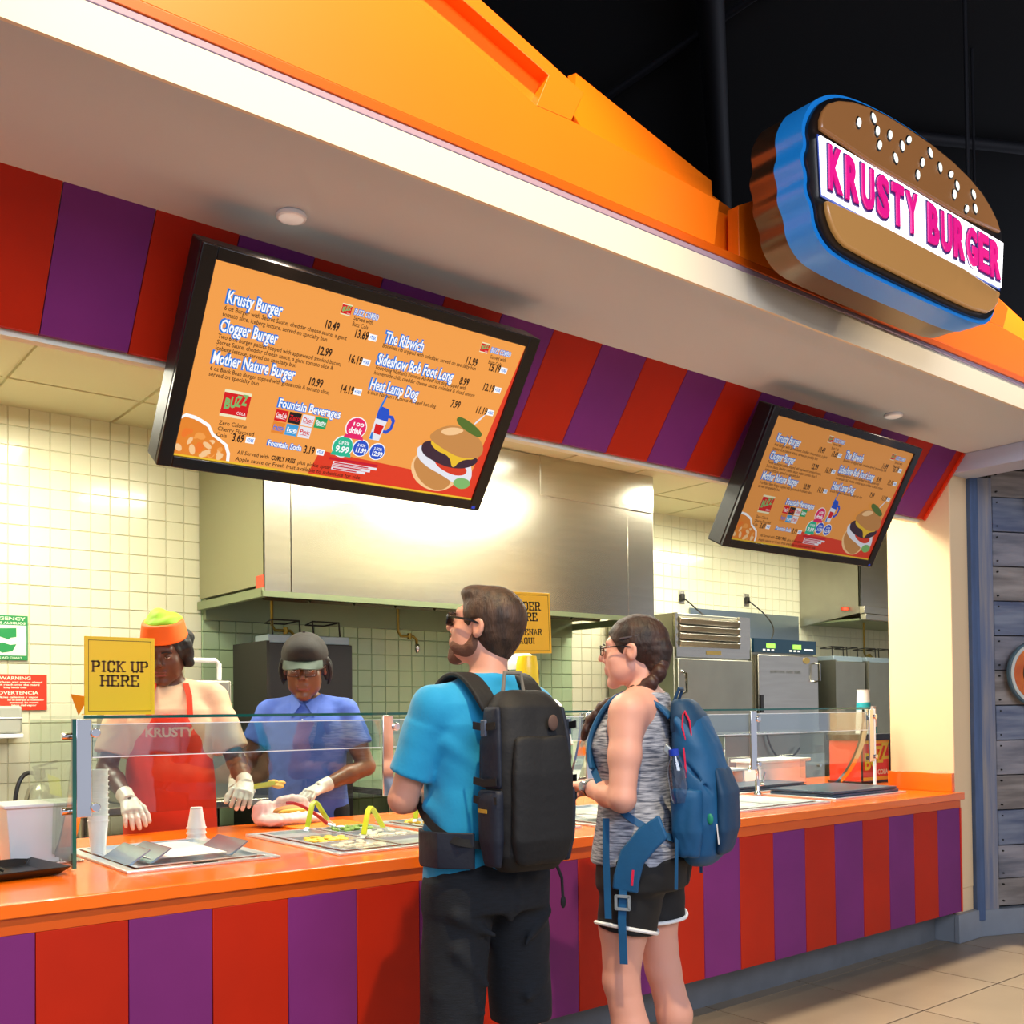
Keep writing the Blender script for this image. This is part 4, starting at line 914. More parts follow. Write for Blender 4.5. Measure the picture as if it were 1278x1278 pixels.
MB().bb((-.05, .07, .2), (.05, .22, .26)).build('wall_hook', m_steel_s, fe)
bpy.data.objects.remove(bg)
# round food sign on the wood wall
rs = empty('round_sign', (6.30, 2.81, 1.56), math.radians(-23.4), label='round orange sign with pale rim on the weathered wood wall', cat='sign')
def disk_y(mb, r, y0, y1, n=48): return mb.prism([(r*math.cos(2*PI*k/n), r*math.sin(2*PI*k/n)) for k in range(n)], y0, y1)
disk_y(MB(), .195, -.03, -.005).build('back_disc', mat('sign_slate', '#4A6470', .5), rs, bev=.003)
disk_y(MB(), .185, -.036, -.03).build('pale_rim', mat('sign_pale', '#C8D0C8', .5), rs, bev=.002)
disk_y(MB(), .165, -.040, -.036).build('orange_face', mat('sign_face_orange', '#E07A2A', .5, col2='#C85A20', nscale=10), rs)
disk_y(MB(), .105, -.043, -.040).build('dark_centre', mat('sign_brown', '#4A3A22', .6), rs)
for (x, z, a, b) in ((-.05, .045, .03, .022), (.0, .06, .035, .025), (.04, .02, .035, .03), (-.045, -.05, .03, .02), (.01, -.05, .04, .025)):
    MB().ell((x, -.045, z), (a, .006, b), 14, 6).build('yellow_blob', mat('blob_yellow', '#F0C030', .5), rs)

# ------------------------------------------------------------------ smooth implicit bodies -> one continuous mesh each
def rotm(yaw=0., pitch=0., roll=0.):
    """columns = local axes (x right, y front, z up); yaw + turns to the left, pitch + looks up, roll + tilts to the right"""
    a, b, c = (math.radians(q) for q in (yaw, pitch, roll))
    Rz = np.array([[math.cos(a), -math.sin(a), 0], [math.sin(a), math.cos(a), 0], [0, 0, 1]])
    Rx = np.array([[1, 0, 0], [0, math.cos(b), -math.sin(b)], [0, math.sin(b), math.cos(b)]])
    Ry = np.array([[math.cos(c), 0, math.sin(c)], [0, 1, 0], [-math.sin(c), 0, math.cos(c)]])
    return Rz @ Rx @ Ry


def axisframe(a, b, hint=(0, 1, 0)):
    """frame whose z runs a->b and whose y is near hint"""
    z = np.array(b, float)-np.array(a, float); L = np.linalg.norm(z); z /= L
    y = np.array(hint, float); y -= z*(y@z); y /= np.linalg.norm(y)
    return np.array([np.cross(y, z), y, z]).T, L


class SDF:
    def __init__(s, lo, hi, h):
        s.h = h; s.lo = np.array(lo, float); s.n = np.ceil((np.array(hi)-s.lo)/h).astype(int)+1
        s.F = np.full(s.n, .06, np.float32)
        s.ax = [s.lo[i]+h*np.arange(s.n[i]) for i in range(3)]
    def _sub(s, lo, hi):
        a = np.maximum(np.floor((np.array(lo)-s.lo)/s.h).astype(int), 0); b = np.minimum(np.ceil((np.array(hi)-s.lo)/s.h).astype(int)+1, s.n)
        if (b <= a).any(): return None, None
        sl = tuple(slice(a[i], b[i]) for i in range(3))
        return sl, (s.ax[0][sl[0]][:, None, None], s.ax[1][sl[1]][None, :, None], s.ax[2][sl[2]][None, None, :])
    def _mix(s, sl, d, k, op):
        f = s.F[sl]
        if op == 'u':
            if k > 0: h = np.clip(.5+.5*(f-d)/k, 0, 1); r = f*(1-h)+d*h-k*h*(1-h)
            else: r = np.minimum(f, d)
        elif op == 's':
            if k > 0: h = np.clip(.5-.5*(f+d)/k, 0, 1); r = f*(1-h)-d*h+k*h*(1-h)
            else: r = np.maximum(f, -d)
        s.F[sl] = r
    def cap(s, a, b, ra, rb=None, k=.015, op='u'):
        a = np.array(a, float); b = np.array(b, float); rb = ra if rb is None else rb; R = max(ra, rb)+k+4*s.h
        sl, X = s._sub(np.minimum(a, b)-R, np.maximum(a, b)+R)
        if sl is None: return s
        ab = b-a; L2 = max(ab@ab, 1e-9)
        t = np.clip(((X[0]-a[0])*ab[0]+(X[1]-a[1])*ab[1]+(X[2]-a[2])*ab[2])/L2, 0, 1)
        d = np.sqrt((X[0]-a[0]-ab[0]*t)**2+(X[1]-a[1]-ab[1]*t)**2+(X[2]-a[2]-ab[2]*t)**2)-(ra+(rb-ra)*t)
        s._mix(sl, d, k, op); return s
    def chain(s, pts, rs, k=.015, op='u'):
        for i in range(len(pts)-1): s.cap(pts[i], pts[i+1], rs[i], rs[i+1], k, op)
        return s
    def _loc(s, X, o, R): return [(X[0]-o[0])*R[0, i]+(X[1]-o[1])*R[1, i]+(X[2]-o[2])*R[2, i] for i in range(3)]
    def ell(s, c, r, R=None, k=.015, op='u'):
        c = np.array(c, float); R = np.eye(3) if R is None else R; m = max(r)+k+4*s.h
        sl, X = s._sub(c-m, c+m)
        if sl is None: return s
        q = s._loc(X, c, R)
        k0 = np.sqrt((q[0]/r[0])**2+(q[1]/r[1])**2+(q[2]/r[2])**2); k1 = np.sqrt((q[0]/r[0]**2)**2+(q[1]/r[1]**2)**2+(q[2]/r[2]**2)**2)+1e-6
        s._mix(sl, k0*(k0-1)/k1, k, op); return s
    def loft(s, st, o=(0, 0, 0), R=None, n=2.2, k=.015, op='u', rnd=.01):
        """st rows: z, cx, cy, rx, ry along the frame's z; flat rounded ends"""
        st = np.array(st, float); o = np.array(o, float); R = np.eye(3) if R is None else R
        mr = max(st[:, 3].max(), st[:, 4].max())+max(abs(st[:, 1]).max(), abs(st[:, 2]).max())+k+4*s.h
        e = np.array([o+R[:, 2]*st[0, 0], o+R[:, 2]*st[-1, 0]])
        sl, X = s._sub(e.min(0)-mr, e.max(0)+mr)
        if sl is None: return s
        q = s._loc(X, o, R); z = q[2]
        I = lambda j: np.interp(z.ravel(), st[:, 0], st[:, j]).reshape(z.shape)
        rx, ry = I(3), I(4); u, v = np.abs(q[0]-I(1))/rx, np.abs(q[1]-I(2))/ry
        rad = (u**n+v**n)**(1/n)+1e-6
        g = np.sqrt((q[0]-I(1))**2+(q[1]-I(2))**2)
        d = np.where(g > 1e-4, g*(1-1/rad), -np.minimum(rx, ry))
        dz = np.maximum(st[0, 0]-z, z-st[-1, 0])
        a, b = d+rnd, dz+rnd
        d2 = np.minimum(np.maximum(a, b), 0)+np.sqrt(np.maximum(a, 0)**2+np.maximum(b, 0)**2)-rnd
        s._mix(sl, d2, k, op); return s
    def limb(s, a, b, ra, rb, k=.012, ext=(0, 0), rnd=.006, hint=(0, 1, 0), flat=1., op='u'):
        """flat-ended tapered tube: sleeves, trouser legs, cuffs"""
        R, L = axisframe(a, b, hint)
        return s.loft([(-ext[0], 0, 0, ra*flat, ra), (L+ext[1], 0, 0, rb*flat, rb)], a, R, 2., k, op, rnd)
    def half(s, p, nrm, k=0., box=None):
        """keep the side that nrm points away from"""
        n = np.array(nrm, float); n /= np.linalg.norm(n); p = np.array(p, float)
        sl, X = s._sub(*(box if box is not None else (s.lo-1, s.ax and np.array([a[-1] for a in s.ax])+1)))
        if sl is None: return s
        d = (X[0]-p[0])*n[0]+(X[1]-p[1])*n[1]+(X[2]-p[2])*n[2]
        f = s.F[sl]
        s.F[sl] = np.maximum(f, d); return s
    def noise(s, amp, freq, seed=0, stretch=(1, 1, 1)):
        rg = np.random.RandomState(seed); X = [s.ax[0][:, None, None], s.ax[1][None, :, None], s.ax[2][None, None, :]]
        m = np.abs(s.F) < .03; idx = np.nonzero(m); P = [s.ax[i][idx[i]] for i in range(3)]; v = np.zeros(len(idx[0]))
        for o in range(5):
            w = rg.normal(size=3)*freq*(1+.45*o)*np.array(stretch); ph = rg.uniform(0, 6.28, 2); w2 = rg.normal(size=3)*freq*.7
            v += np.sin(P[0]*w[0]+P[1]*w[1]+P[2]*w[2]+ph[0]+1.6*np.sin(P[0]*w2[0]+P[1]*w2[1]+P[2]*w2[2]+ph[1]))/(1+.4*o)
        s.F[idx] += (amp*v/2.5).astype(np.float32); return s
    def mesh(s, name, m, parent=None, **kw):
        F = s.F; F[0], F[-1] = .05, .05; F[:, 0], F[:, -1] = .05, .05; F[:, :, 0], F[:, :, -1] = .05, .05
        nx, ny, nz = F.shape; S_ = F < 0
        c = np.zeros((nx-1, ny-1, nz-1), np.uint8)
        for i in (0, 1):
            for j in (0, 1):
                for l in (0, 1): c += S_[i:nx-1+i, j:ny-1+j, l:nz-1+l]
        act = np.nonzero((c > 0) & (c < 8)); N = len(act[0])
        if N == 0: return None
        idx = np.full(c.shape, -1, np.int32); idx[act] = np.arange(N)
        acc = np.zeros((N, 3)); cnt = np.zeros(N)
        cor = [(i, j, l) for i in (0, 1) for j in (0, 1) for l in (0, 1)]
        val = {q: F[act[0]+q[0], act[1]+q[1], act[2]+q[2]] for q in cor}
        for q in cor:
            for ax in range(3):
                if q[ax]: continue
                r = list(q); r[ax] = 1; r = tuple(r); a, b = val[q], val[r]; mm = (a < 0) != (b < 0)
                t = np.where(mm, a/(a-b+1e-12), 0)
                for d in range(3): acc[:, d] += np.where(mm, q[d]+(t if d == ax else 0), 0)
                cnt += mm
        V = (acc/cnt[:, None]+np.array(act).T)*s.h+s.lo
        quads = []
        for ax in range(3):
            o1, o2 = [(1, 2), (2, 0), (0, 1)][ax]
            sl0 = [slice(1, -1)]*3; sl1 = [slice(1, -1)]*3; sl0[ax] = slice(0, -1); sl1[ax] = slice(1, None)
            A, B = S_[tuple(sl0)], S_[tuple(sl1)]
            e = np.nonzero(A != B); flip = A[e]
            base = [e[d]+(0 if d == ax else 1) for d in range(3)]
            def cell(d1, d2):
                g = [base[0].copy(), base[1].copy(), base[2].copy()]; g[o1] = g[o1]-d1; g[o2] = g[o2]-d2; return idx[g[0], g[1], g[2]]
            qd = np.stack([cell(1, 1), cell(0, 1), cell(0, 0), cell(1, 0)], 1)
            qd[~flip] = qd[~flip][:, ::-1]; quads.append(qd)
        Q = np.concatenate(quads); Q = Q[(Q >= 0).all(1)]
        me = bpy.data.meshes.new(name); me.vertices.add(N); me.vertices.foreach_set('co', V.astype(np.float32).ravel())
        me.loops.add(4*len(Q)); me.loops.foreach_set('vertex_index', Q.astype(np.int32).ravel())
        me.polygons.add(len(Q)); me.polygons.foreach_set('loop_start', np.arange(0, 4*len(Q), 4, dtype=np.int32))
        me.update(calc_edges=True); me.validate(); me.materials.append(m)
        me.polygons.foreach_set('use_smooth', [True]*len(me.polygons))
        o = bpy.data.objects.new(name, me); COL.objects.link(o); o.parent = parent
        return tag(o, **kw)


def head_sdf(s, o, R, sc=1., fem=False, infl=0.):
    """o = head centre (between the ears), R = head frame"""
    o = np.array(o, float); P = lambda x, y, z: o+R@(np.array([x, y, z])*sc)
    f = sc
    s.ell(P(0, -.015, .035), (.077*f, .096*f, .088*f), R, .01)
    s.ell(P(0, .022, -.02), (.064*f, .070*f, .088*f), R, .02)
    jw = .047 if not fem else .040
    s.cap(P(-jw, .005, -.055), P(-.012, .070, -.098), .022*f, .017*f, .022); s.cap(P(jw, .005, -.055), P(.012, .070, -.098), .022*f, .017*f, .022)
    s.ell(P(0, .074, -.098), (.020*f, .018*f, .016*f), R, .015)
    s.cap(P(-.036, .074, .036), P(.036, .074, .036), .012*f, .012*f, .018)
    for a in (-1, 1):
        s.ell(P(a*.031, .098, .012), (.020*f, .014*f, .014*f), R, .010, 's')
        s.ell(P(a*.031, .076, .011), (.015*f, .014*f, .012*f), R, .004)
        s.ell(P(a*.040, .060, -.022), (.022*f, .020*f, .022*f), R, .025)
        s.ell(P(a*.036, .042, -.058), (.027*f, .034*f, .036*f), R, .02)
        s.ell(P(a*.013, .094, -.024), (.008*f, .010*f, .007*f), R, .006)
        # ear
        Re = R@rotm(a*18, 0, 0)
        s.ell(P(a*.080, -.008, .0), (.009*f, .020*f, .031*f), Re, .006); s.ell(P(a*.089, -.004, .004), (.006*f, .011*f, .018*f), Re, .004, 's')
    s.ell(P(0, .066, -.048), (.034*f, .030*f, .036*f), R, .012)
    s.cap(P(0, .086, .024), P(0, .110, -.014), .007*f, .0115*f, .010)
    s.cap(P(-.020, .090, -.051), P(.020, .090, -.051), .0075*f, .0075*f, .006); s.cap(P(-.016, .088, -.063), P(.016, .088, -.063), .0085*f, .0085*f, .006)
    s.cap(P(-.022, .100, -.057), P(.022, .100, -.057), .0025*f, .0025*f, .002, 's')
    return P


def hand_sdf(s, wrist, d, palm, side, curl=(30, 35, 25), sc=1., spread=5., thumb=35, infl=0., k=.006):
    """wrist point, d = direction of the fingers, palm = palm normal, side=+1 right hand / -1 left hand"""
    d = np.array(d, float); d /= np.linalg.norm(d); p = np.array(palm, float); p -= d*(p@d); p /= np.linalg.norm(p)
    x = np.cross(d, p)*side      # towards the thumb
    R = np.array([x, p, d]).T; w = np.array(wrist, float); Q = lambda a, b, c: w+R@(np.array([a, b, c])*sc)
    s.loft([(-.01, 0, 0, .027*sc+infl, .021*sc+infl), (.02, 0, 0, .032*sc+infl, .018*sc+infl), (.085, 0, 0, .041*sc+infl, .014*sc+infl)], w, R, 2.4, .012, rnd=.008)
    for i, (ox_, L, r) in enumerate(((.031, .070, .0085), (.0105, .078, .0088), (-.010, .073, .0085), (-.030, .058, .0075))):
        base = Q(ox_, 0, .080); a = 0.; sp = math.radians(spread*(1.5-i)); pt = base
        for j, fr_ in enumerate((.45, .31, .24)):
            a += math.radians(curl[j])
            v = R@np.array([math.sin(sp)*math.cos(a), math.sin(a), math.cos(sp)*math.cos(a)]); nx_ = pt+v*L*fr_*sc
            s.cap(pt, nx_, (r-j*.0007)*sc+infl, (r-.0009-j*.0007)*sc+infl, k*.5 if j else .006); pt = nx_
    t = math.radians(thumb); b0 = Q(.026, .004, .018); b1 = b0+R@np.array([math.sin(t), .35, math.cos(t)])*.040*sc
    b2 = b1+R@np.array([math.sin(t*.5), .55, math.cos(t*.5)])*.030*sc; b3 = b2+R@np.array([math.sin(t*.1), .6, math.cos(t*.1)])*.024*sc
    s.chain([b0, b1, b2, b3], [.013*sc+infl, .0105*sc+infl, .0095*sc+infl, .008*sc+infl], .006)
    return s


def arr(*a): return np.array(a, float)


def torso_stations(kind, b=1., infl=0.):
    if kind == 'm': st = [(.82, 0, 0, .155, .115), (.92, 0, -.01, .172, .125), (1.02, 0, .0, .158, .115), (1.12, 0, .01, .150, .112), (1.25, 0, .01, .168, .120), (1.32, 0, .0, .176, .116), (1.375, 0, -.01, .155, .092), (1.42, 0, -.02, .095, .07), (1.46, 0, -.02, .07, .06)]
    else: st = [(.80, 0, 0, .150, .112), (.89, 0, -.012, .175, .128), (.97, 0, -.005, .162, .115), (1.06, 0, .005, .130, .097), (1.15, 0, .01, .138, .102), (1.25, 0, .022, .152, .122), (1.33, 0, .005, .155, .100), (1.385, 0, -.01, .140, .078), (1.42, 0, -.018, .085, .06)]
    return [(z, cx, cy, rx*b+infl, ry*b+infl) for z, cx, cy, rx, ry in st]


def leg_pts(side, spread=.0, fwd=0.):
    return arr(side*.092, 0, .90), arr(side*(.095+spread), .015+fwd, .49), arr(side*(.10+spread), -.02+fwd, .085)


def body_core(s, kind, b, skin_infl, arms, legs, neck, headc, Rh, hsc, fem, shz, shx, lean=None):
    R = np.eye(3) if lean is None else lean[1]; o = arr(0, 0, 0) if lean is None else lean[0]
    s.loft(torso_stations(kind, b, 0), o, R, 2.3, .03, rnd=.03)
    T = lambda p: o+R@np.array(p, float)
    for sd in (-1, 1):
        a = arms[sd]
        s.cap(T((sd*.06, -.02, shz+.01)), T((sd*shx*.9, -.01, shz-.01)), .062*b, .058*b, .04)
        s.chain([T((sd*shx, -.005, shz-.02)), (T((sd*shx, -.005, shz-.02))+a['el'])/2+arr(0, .0, .0), a['el']], [.056*b, .048*b, .040*b], .025)
        m = a['el']*.6+a['wr']*.4
        s.chain([a['el'], m, a['wr']], [.041*b, .040*b, .026*b], .015)
        if a.get('hand', True):
            hand_sdf(s, a['wr'], a['hd'], a['pn'], sd, a.get('curl', (25, 30, 20)), a.get('hs', 1.), thumb=a.get('th', 35))
        h, kn, an = legs[sd]
        s.chain([h, h*.45+kn*.55+arr(0, .01, 0), kn], [.090*b, .074*b, .056*b], .03)
        s.chain([kn, kn*.62+an*.38+arr(0, -.022, 0), an], [.055*b, .056*b, .036*b], .02)
        s.cap(an+arr(0, -.02, -.03), an+arr(sd*.01, .12, -.05), .036, .026, .02)
    nb = T((0, -.02, shz+.02))
    s.cap(nb, headc+Rh@arr(0, -.025, -.055)*hsc, .060*b if not fem else .052, .054 if not fem else .047, .03)
    return head_sdf(s, headc, Rh, hsc, fem)


def shoe(parent, an, sd, colm, solem, yaw=0.):
    r = MB()
    P = [(-.045, -.075), (.045, -.075), (.05, .02), (.052, .12), (.035, .185), (0, .20), (-.035, .185), (-.052, .12), (-.05, .02)]
    q = smooth_poly(P, 2); c, s_ = math.cos(yaw), math.sin(yaw)
    q = [(an[0]+x*c-y*s_, an[1]+x*s_+y*c) for x, y in q]
    so = MB().prism(q, 0, .025, 'z').build('sole', solem, parent, bev=.004)
    s = SDF((an[0]-.1, an[1]-.14, .0), (an[0]+.1, an[1]+.25, .16), .007)
    s.cap((an[0], an[1]-.03, .06), (an[0], an[1]+.13, .045), .045, .038, .02).cap((an[0], an[1]-.01, .07), (an[0], an[1]-.01, .11), .045, .045, .02); s.half((0, 0, .02), (0, 0, -1))
    o = s.mesh('shoe', colm, parent); so.parent = o
    return o


m_skin = mat('skin_fair', '#D99A80', .5, sub=.12, bump=.04, bscale=120)
m_skinw = mat('skin_fair_woman', '#DBA08C', .5, sub=.12)
m_skind = mat('skin_dark', '#5A3320', .42, sub=.05)
m_skind2 = mat('skin_dark_warm', '#6E4228', .4, sub=.05)
m_lip = mat('lip_rose', '#A8604E', .35)
m_hair = mat('hair_brown', '#2C1D13', .55, col2='#4E3522', nscale=14, nstretch=(3, 3, .5), bump=.7, bscale=70)
m_hairb = mat('hair_dark_brown', '#1E120E', .6, col2='#3C241A', nscale=12, nstretch=(2, 2, 1), bump=.7, bscale=60)
m_hairk = mat('hair_black', '#0E0B0A', .6, bump=.6, bscale=50)
m_eye = mat('eye_white', '#CFC8BE', .5); m_iris = mat('eye_iris', '#2A1A10', .15)
m_glass_l = glassmat('spectacle_lens', (.86, .88, .90, 1), 1.2)


def eyes(parent, P, Rh, sc, lid=None):
    for a in (-1, 1):
        c = P(a*.031, .0795, .011)
        e = MB().ell((0, 0, 0), (.0125*sc, .0115*sc, .0095*sc), 14, 10).build('eye', m_eye, parent); e.matrix_local = Matrix.Translation(Vector(c)) @ Matrix(Rh.tolist()).to_4x4()
        i = MB().ell((0, .0102*sc, -.001), (.0048*sc, .002*sc, .0048*sc), 12, 6).build('iris', m_iris, e)
        if lid is not None:
            MB().ell((0, .0006, .0035*sc), (.0135*sc, .0126*sc, .0085*sc), 14, 8).build('eyelid', lid, e)


def spectacles(parent, P, frame, thick=.0022, w_=.024, h_=.015, z=.012, shade=None, temple_back=-.012):
    g = MB(); y = .104
    def loop(cx):
        return [P(cx+w_*math.copysign(abs(math.cos(t))**.6, math.cos(t)), y-.004*abs(math.cos(t)), z+h_*math.copysign(abs(math.sin(t))**.6, math.sin(t))) for t in [2*PI*k/20 for k in range(20)]]
    r = empty('spectacles'); r.parent = parent
    for a in (-1, 1):
        L = loop(a*.032); MB().tube(L, thick, 6, close=True).build('rim', frame, r)
        c = P(a*.032, y-.002, z); vs = [tuple(q) for q in L]+[tuple(c)]
        MB().add(vs, [(k, (k+1) % 20, 20) for k in range(20)]).build('lens', shade or m_glass_l, r)
        MB().tube([P(a*(.032+w_), y-.006, z+.006), P(a*.076, y-.030, z+.008), P(a*.083, .02, z+.008), P(a*.083, temple_back, z+.002)], thick*1.1, 6).build('temple', frame, r)
    MB().tube([P(-.009, y, z+.004), P(0, y+.004, z+.006), P(.009, y, z+.004)], thick, 6).build('bridge', frame, r)
    return r


def squeeze(b, y0, ky, kx):
    def f(v):
        if v.y < y0:
            t = min(1, (y0-v.y)/.06); v = Vector((v.x*(1-(1-kx)*t), y0+(v.y-y0)*ky, v.z))
        return v
    seen = set()
    for o in list(b.children):
        if o.type == 'MESH' and o.data.name not in seen:
            seen.add(o.data.name)
            for q in o.data.vertices: q.co = f(q.co)
        elif o.type == 'EMPTY': o.location = f(Vector(o.location))


# ---------------------------------------------------------------- bearded customer in turquoise
def man():
    th = 85
    MX, MY = 1.806, 2.38
    r = empty('person', (MX, MY, 0), math.radians(th-90), label='bearded man in turquoise T-shirt and dark shorts looking up at the menu', cat='person')
    legs = {sd: leg_pts(sd, .03) for sd in (-1, 1)}
    arms = {-1: dict(el=arr(-.240, .055, 1.12), wr=arr(-.09, .26, 1.10), hd=(.9, .35, .05), pn=(0, -1, .1), curl=(45, 55, 40)),
            1: dict(el=arr(.27, .02, 1.11), wr=arr(.10, .25, 1.08), hd=(-.9, .35, .05), pn=(0, -1, .1), curl=(45, 55, 40))}
    Rh = rotm(38, 12, 0); hc = arr(.010, .005, 1.610); hs = 1.0
    s = SDF((-.38, -.28, 0), (.38, .42, 1.80), .005)
    P = body_core(s, 'm', 1.0, 0, arms, legs, None, hc, Rh, hs, False, 1.385, .180)
    s.mesh('body', m_skin, r)
    # T-shirt
    s = SDF((-.38, -.24, .85), (.38, .28, 1.56), .0065)
    st = [(.865, 0, 0, .186, .146), (.96, 0, -.005, .182, .142), (1.05, 0, .0, .178, .138), (1.15, 0, .01, .176, .136), (1.26, 0, .01, .186, .138), (1.33, 0, 0, .192, .132), (1.39, 0, -.012, .168, .108), (1.435, 0, -.02, .105, .084), (1.475, 0, -.02, .076, .072)]
    s.loft(st, n=2.3, k=.01, rnd=.008)
    for sd in (-1, 1):
        s.cap((sd*.05, -.02, 1.408), (sd*.165, -.01, 1.375), .058, .062, .03)
        a = arms[sd]['el']; sh = arr(sd*.170, -.005, 1.375); e = sh+(a-sh)*.74
        s.cap(sh, sh+(e-sh)*.45, .064, .064, .03); s.limb(sh+(e-sh)*.25, e, .066, .066, .012, rnd=.004)
    for (a, b) in (((-.16, -.06, 1.28), (-.05, -.12, 1.18)), ((-.18, .02, 1.10), (-.10, -.10, 1.03)), ((-.17, .04, 1.00), (-.12, .12, 1.06)), ((-.2, .0, 1.33), (-.14, .1, 1.28))): s.cap(a, b, .012, .008, .03)
    s.noise(.0035, 22, 3, (1, 1, .6))
    s.half((0, 0, 0), (0, 0, -1)); s.ell((0, -.012, 1.505), (.064, .062, .045), None, .004, 's')
    s.mesh('t_shirt', mat('turquoise_cotton', '#0A94C8', .8, sheen=.2, bump=.15, bscale=90), r)
    # shorts
    s = SDF((-.3, -.24, .38), (.3, .24, .98), .0065)
    s.loft([(.80, 0, -.005, .185, .140), (.90, 0, -.012, .184, .144), (1.0, 0, 0, .164, .124)], n=2.4, k=.02, rnd=.01)
    for sd in (-1, 1):
        h, kn, an = legs[sd]; a = arr(sd*.092, -.01, .88); b = arr(sd*.122, .0, .455)
        s.limb(a, b, .102, .092, .03, rnd=.005)
    for (a, b) in (((-.16, -.10, .80), (-.05, -.12, .74)), ((-.15, -.09, .70), (-.06, -.10, .60)), ((.15, -.10, .78), (.06, -.12, .70)), ((-.18, -.04, .58), (-.07, -.09, .52)), ((.17, -.05, .60), (.08, -.1, .54)), ((0, -.15, .90), (0, -.13, .78))): s.cap(a, b, .010, .006, .03)
    s.cap((0, -.16, .86), (0, -.13, .60), .006, .006, .02, 's')
    s.noise(.004, 20, 5, (1, 1, .5))
    s.mesh('shorts', mat('dark_slate_cloth', '#10161F', .85, nz=.5, nscale=60, nstretch=(.5, .5, 4), bump=.3, bscale=150), r)
    # hair
    s = SDF(hc-.16, hc+.18, .005)
    s.ell(P(0, -.018, .040), (.086*hs, .104*hs, .092*hs), Rh, .01); s.ell(P(0, .045, .094), (.058*hs, .046*hs, .030*hs), Rh, .02)
    s.ell(P(0, -.040, -.015), (.074, .072, .058), Rh, .02); s.ell(P(0, -.052, -.055), (.050, .040, .034), Rh, .02)
    s.noise(.0012, 110, 2, (1, 1, .5))
    s.ell(P(0, .112, .0), (.105, .075, .090), Rh, .008, 's'); s.ell(P(0, .064, -.085), (.12, .085, .080), Rh, .010, 's')
    for a in (-1, 1): s.ell(P(a*.088, .008, -.014), (.03, .024, .042), Rh, .004, 's')
    s.mesh('hair', m_hair, r)
    # sideburn and beard
    s = SDF(hc-.17, hc+.14, .0045)
    for a in (-1, 1):
        s.cap(P(a*.048, .008, -.056), P(a*.013, .071, -.099), .0252, .0212, .012); s.ell(P(a*.046, .036, -.064), (.021, .046, .026), Rh, .012); s.cap(P(a*.066, .004, -.02), P(a*.058, .006, -.05), .010, .016, .010)
    s.ell(P(0, .078, -.098), (.022, .018, .018), Rh, .01)
    s.cap(P(-.020, .0935, -.040), P(.020, .0935, -.040), .0062, .0062, .004)
    s.ell(P(0, .079, -.080), (.026, .020, .014), Rh, .01)
    s.mesh('beard', mat('beard_brown', '#6E4834', .8, bump=.5, bscale=200), r)
    eyes(r, P, Rh, hs)
    spectacles(r, P, mat('black_frame', '#0A0A0A', .25), .0032, .027, .017, .010, shade=mat('dark_lens', '#08080A', .08))
    MB().tube([P(-.002+a_, .090, .030) for a_ in (-.05, -.03, -.014)], .003, 6).build('eyebrow', m_hair, r)
    MB().tube([P(.002+a_, .090, .030) for a_ in (.05, .03, .014)], .003, 6).build('eyebrow', m_hair, r)
    for sd in (-1, 1): shoe(r, legs[sd][2], sd, mat('shoe_dark', '#20242C', .7), m_white)
    # backpack, its own thing
    b = empty('backpack', (MX, MY, 0), math.radians(th-90), label='black and navy backpack worn by the bearded man', cat='backpack')
    m_pk = mat('pack_black', '#0B0B0E', .7, bump=.3, bscale=60); m_pn = mat('pack_navy', '#10182A', .65, bump=.35, bscale=50)
    s = SDF((-.24, -.50, .88), (.24, -.08, 1.50), .006)
    s.loft([(.93, 0, -.27, .125, .085), (.98, 0, -.28, .150, .118), (1.12, 0, -.29, .158, .128), (1.28, 0, -.28, .155, .118), (1.38, 0, -.26, .140, .100), (1.425, 0, -.235, .10, .065)], n=3., k=.01, rnd=.03)
    s.noise(.003, 18, 8)
    s.mesh('main_bag', m_pk, b)
    s = SDF((-.22, -.50, .92), (.22, -.30, 1.36), .006)
    s.loft([(.955, 0, -.385, .105, .032), (1.02, 0, -.405, .128, .040), (1.20, 0, -.41, .128, .036), (1.30, 0, -.395, .11, .025)], n=3.2, k=.01, rnd=.02); s.noise(.003, 20, 9)
    s.mesh('front_pocket', m_pk, b)
    for a in (-1, 1):
        s = SDF((a*.155-.07, -.40, .92), (a*.155+.07, -.16, 1.20), .006)
        s.loft([(.95, 0, 0, .018, .060), (1.02, a*.006, 0, .028, .082), (1.13, a*.008, 0, .032, .088), (1.155, a*.005, 0, .026, .086)], (a*.150, -.28, 0), n=2.6, k=.01, rnd=.01); s.noise(.002, 25, 3)
        s.mesh('side_pocket', m_pn, b)
        # side panel in navy and its buckles
        s = SDF((a*.16-.05, -.40, 1.14), (a*.16+.05, -.16, 1.42), .006)
        s.loft([(1.16, 0, 0, .014, .085), (1.28, 0, 0, .016, .082), (1.38, -a*.012, .01, .014, .06)], (a*.152, -.275, 0), n=2.6, k=.01, rnd=.01)
        s.mesh('side_panel', m_pn, b)
        for z in (1.33, 1.18, 1.13): MB().ribbon([(a*.176, -.365, z), (a*.186, -.28, z-.005), (a*.176, -.19, z)], (0, 0, 1), .02, .004).build('compression_strap', m_pk, b)
        MB().bb((a*.186-.004, -.30, 1.30), (a*.186+.008, -.26, 1.345)).build('buckle', mat('buckle_grey', '#4A5468', .4), b, bev=.003)
        MB().bb((a*.188-.004, -.31, 1.095), (a*.188+.006, -.24, 1.105)).build('yellow_loop', mat('loop_yellow', '#B8901E', .5), b)
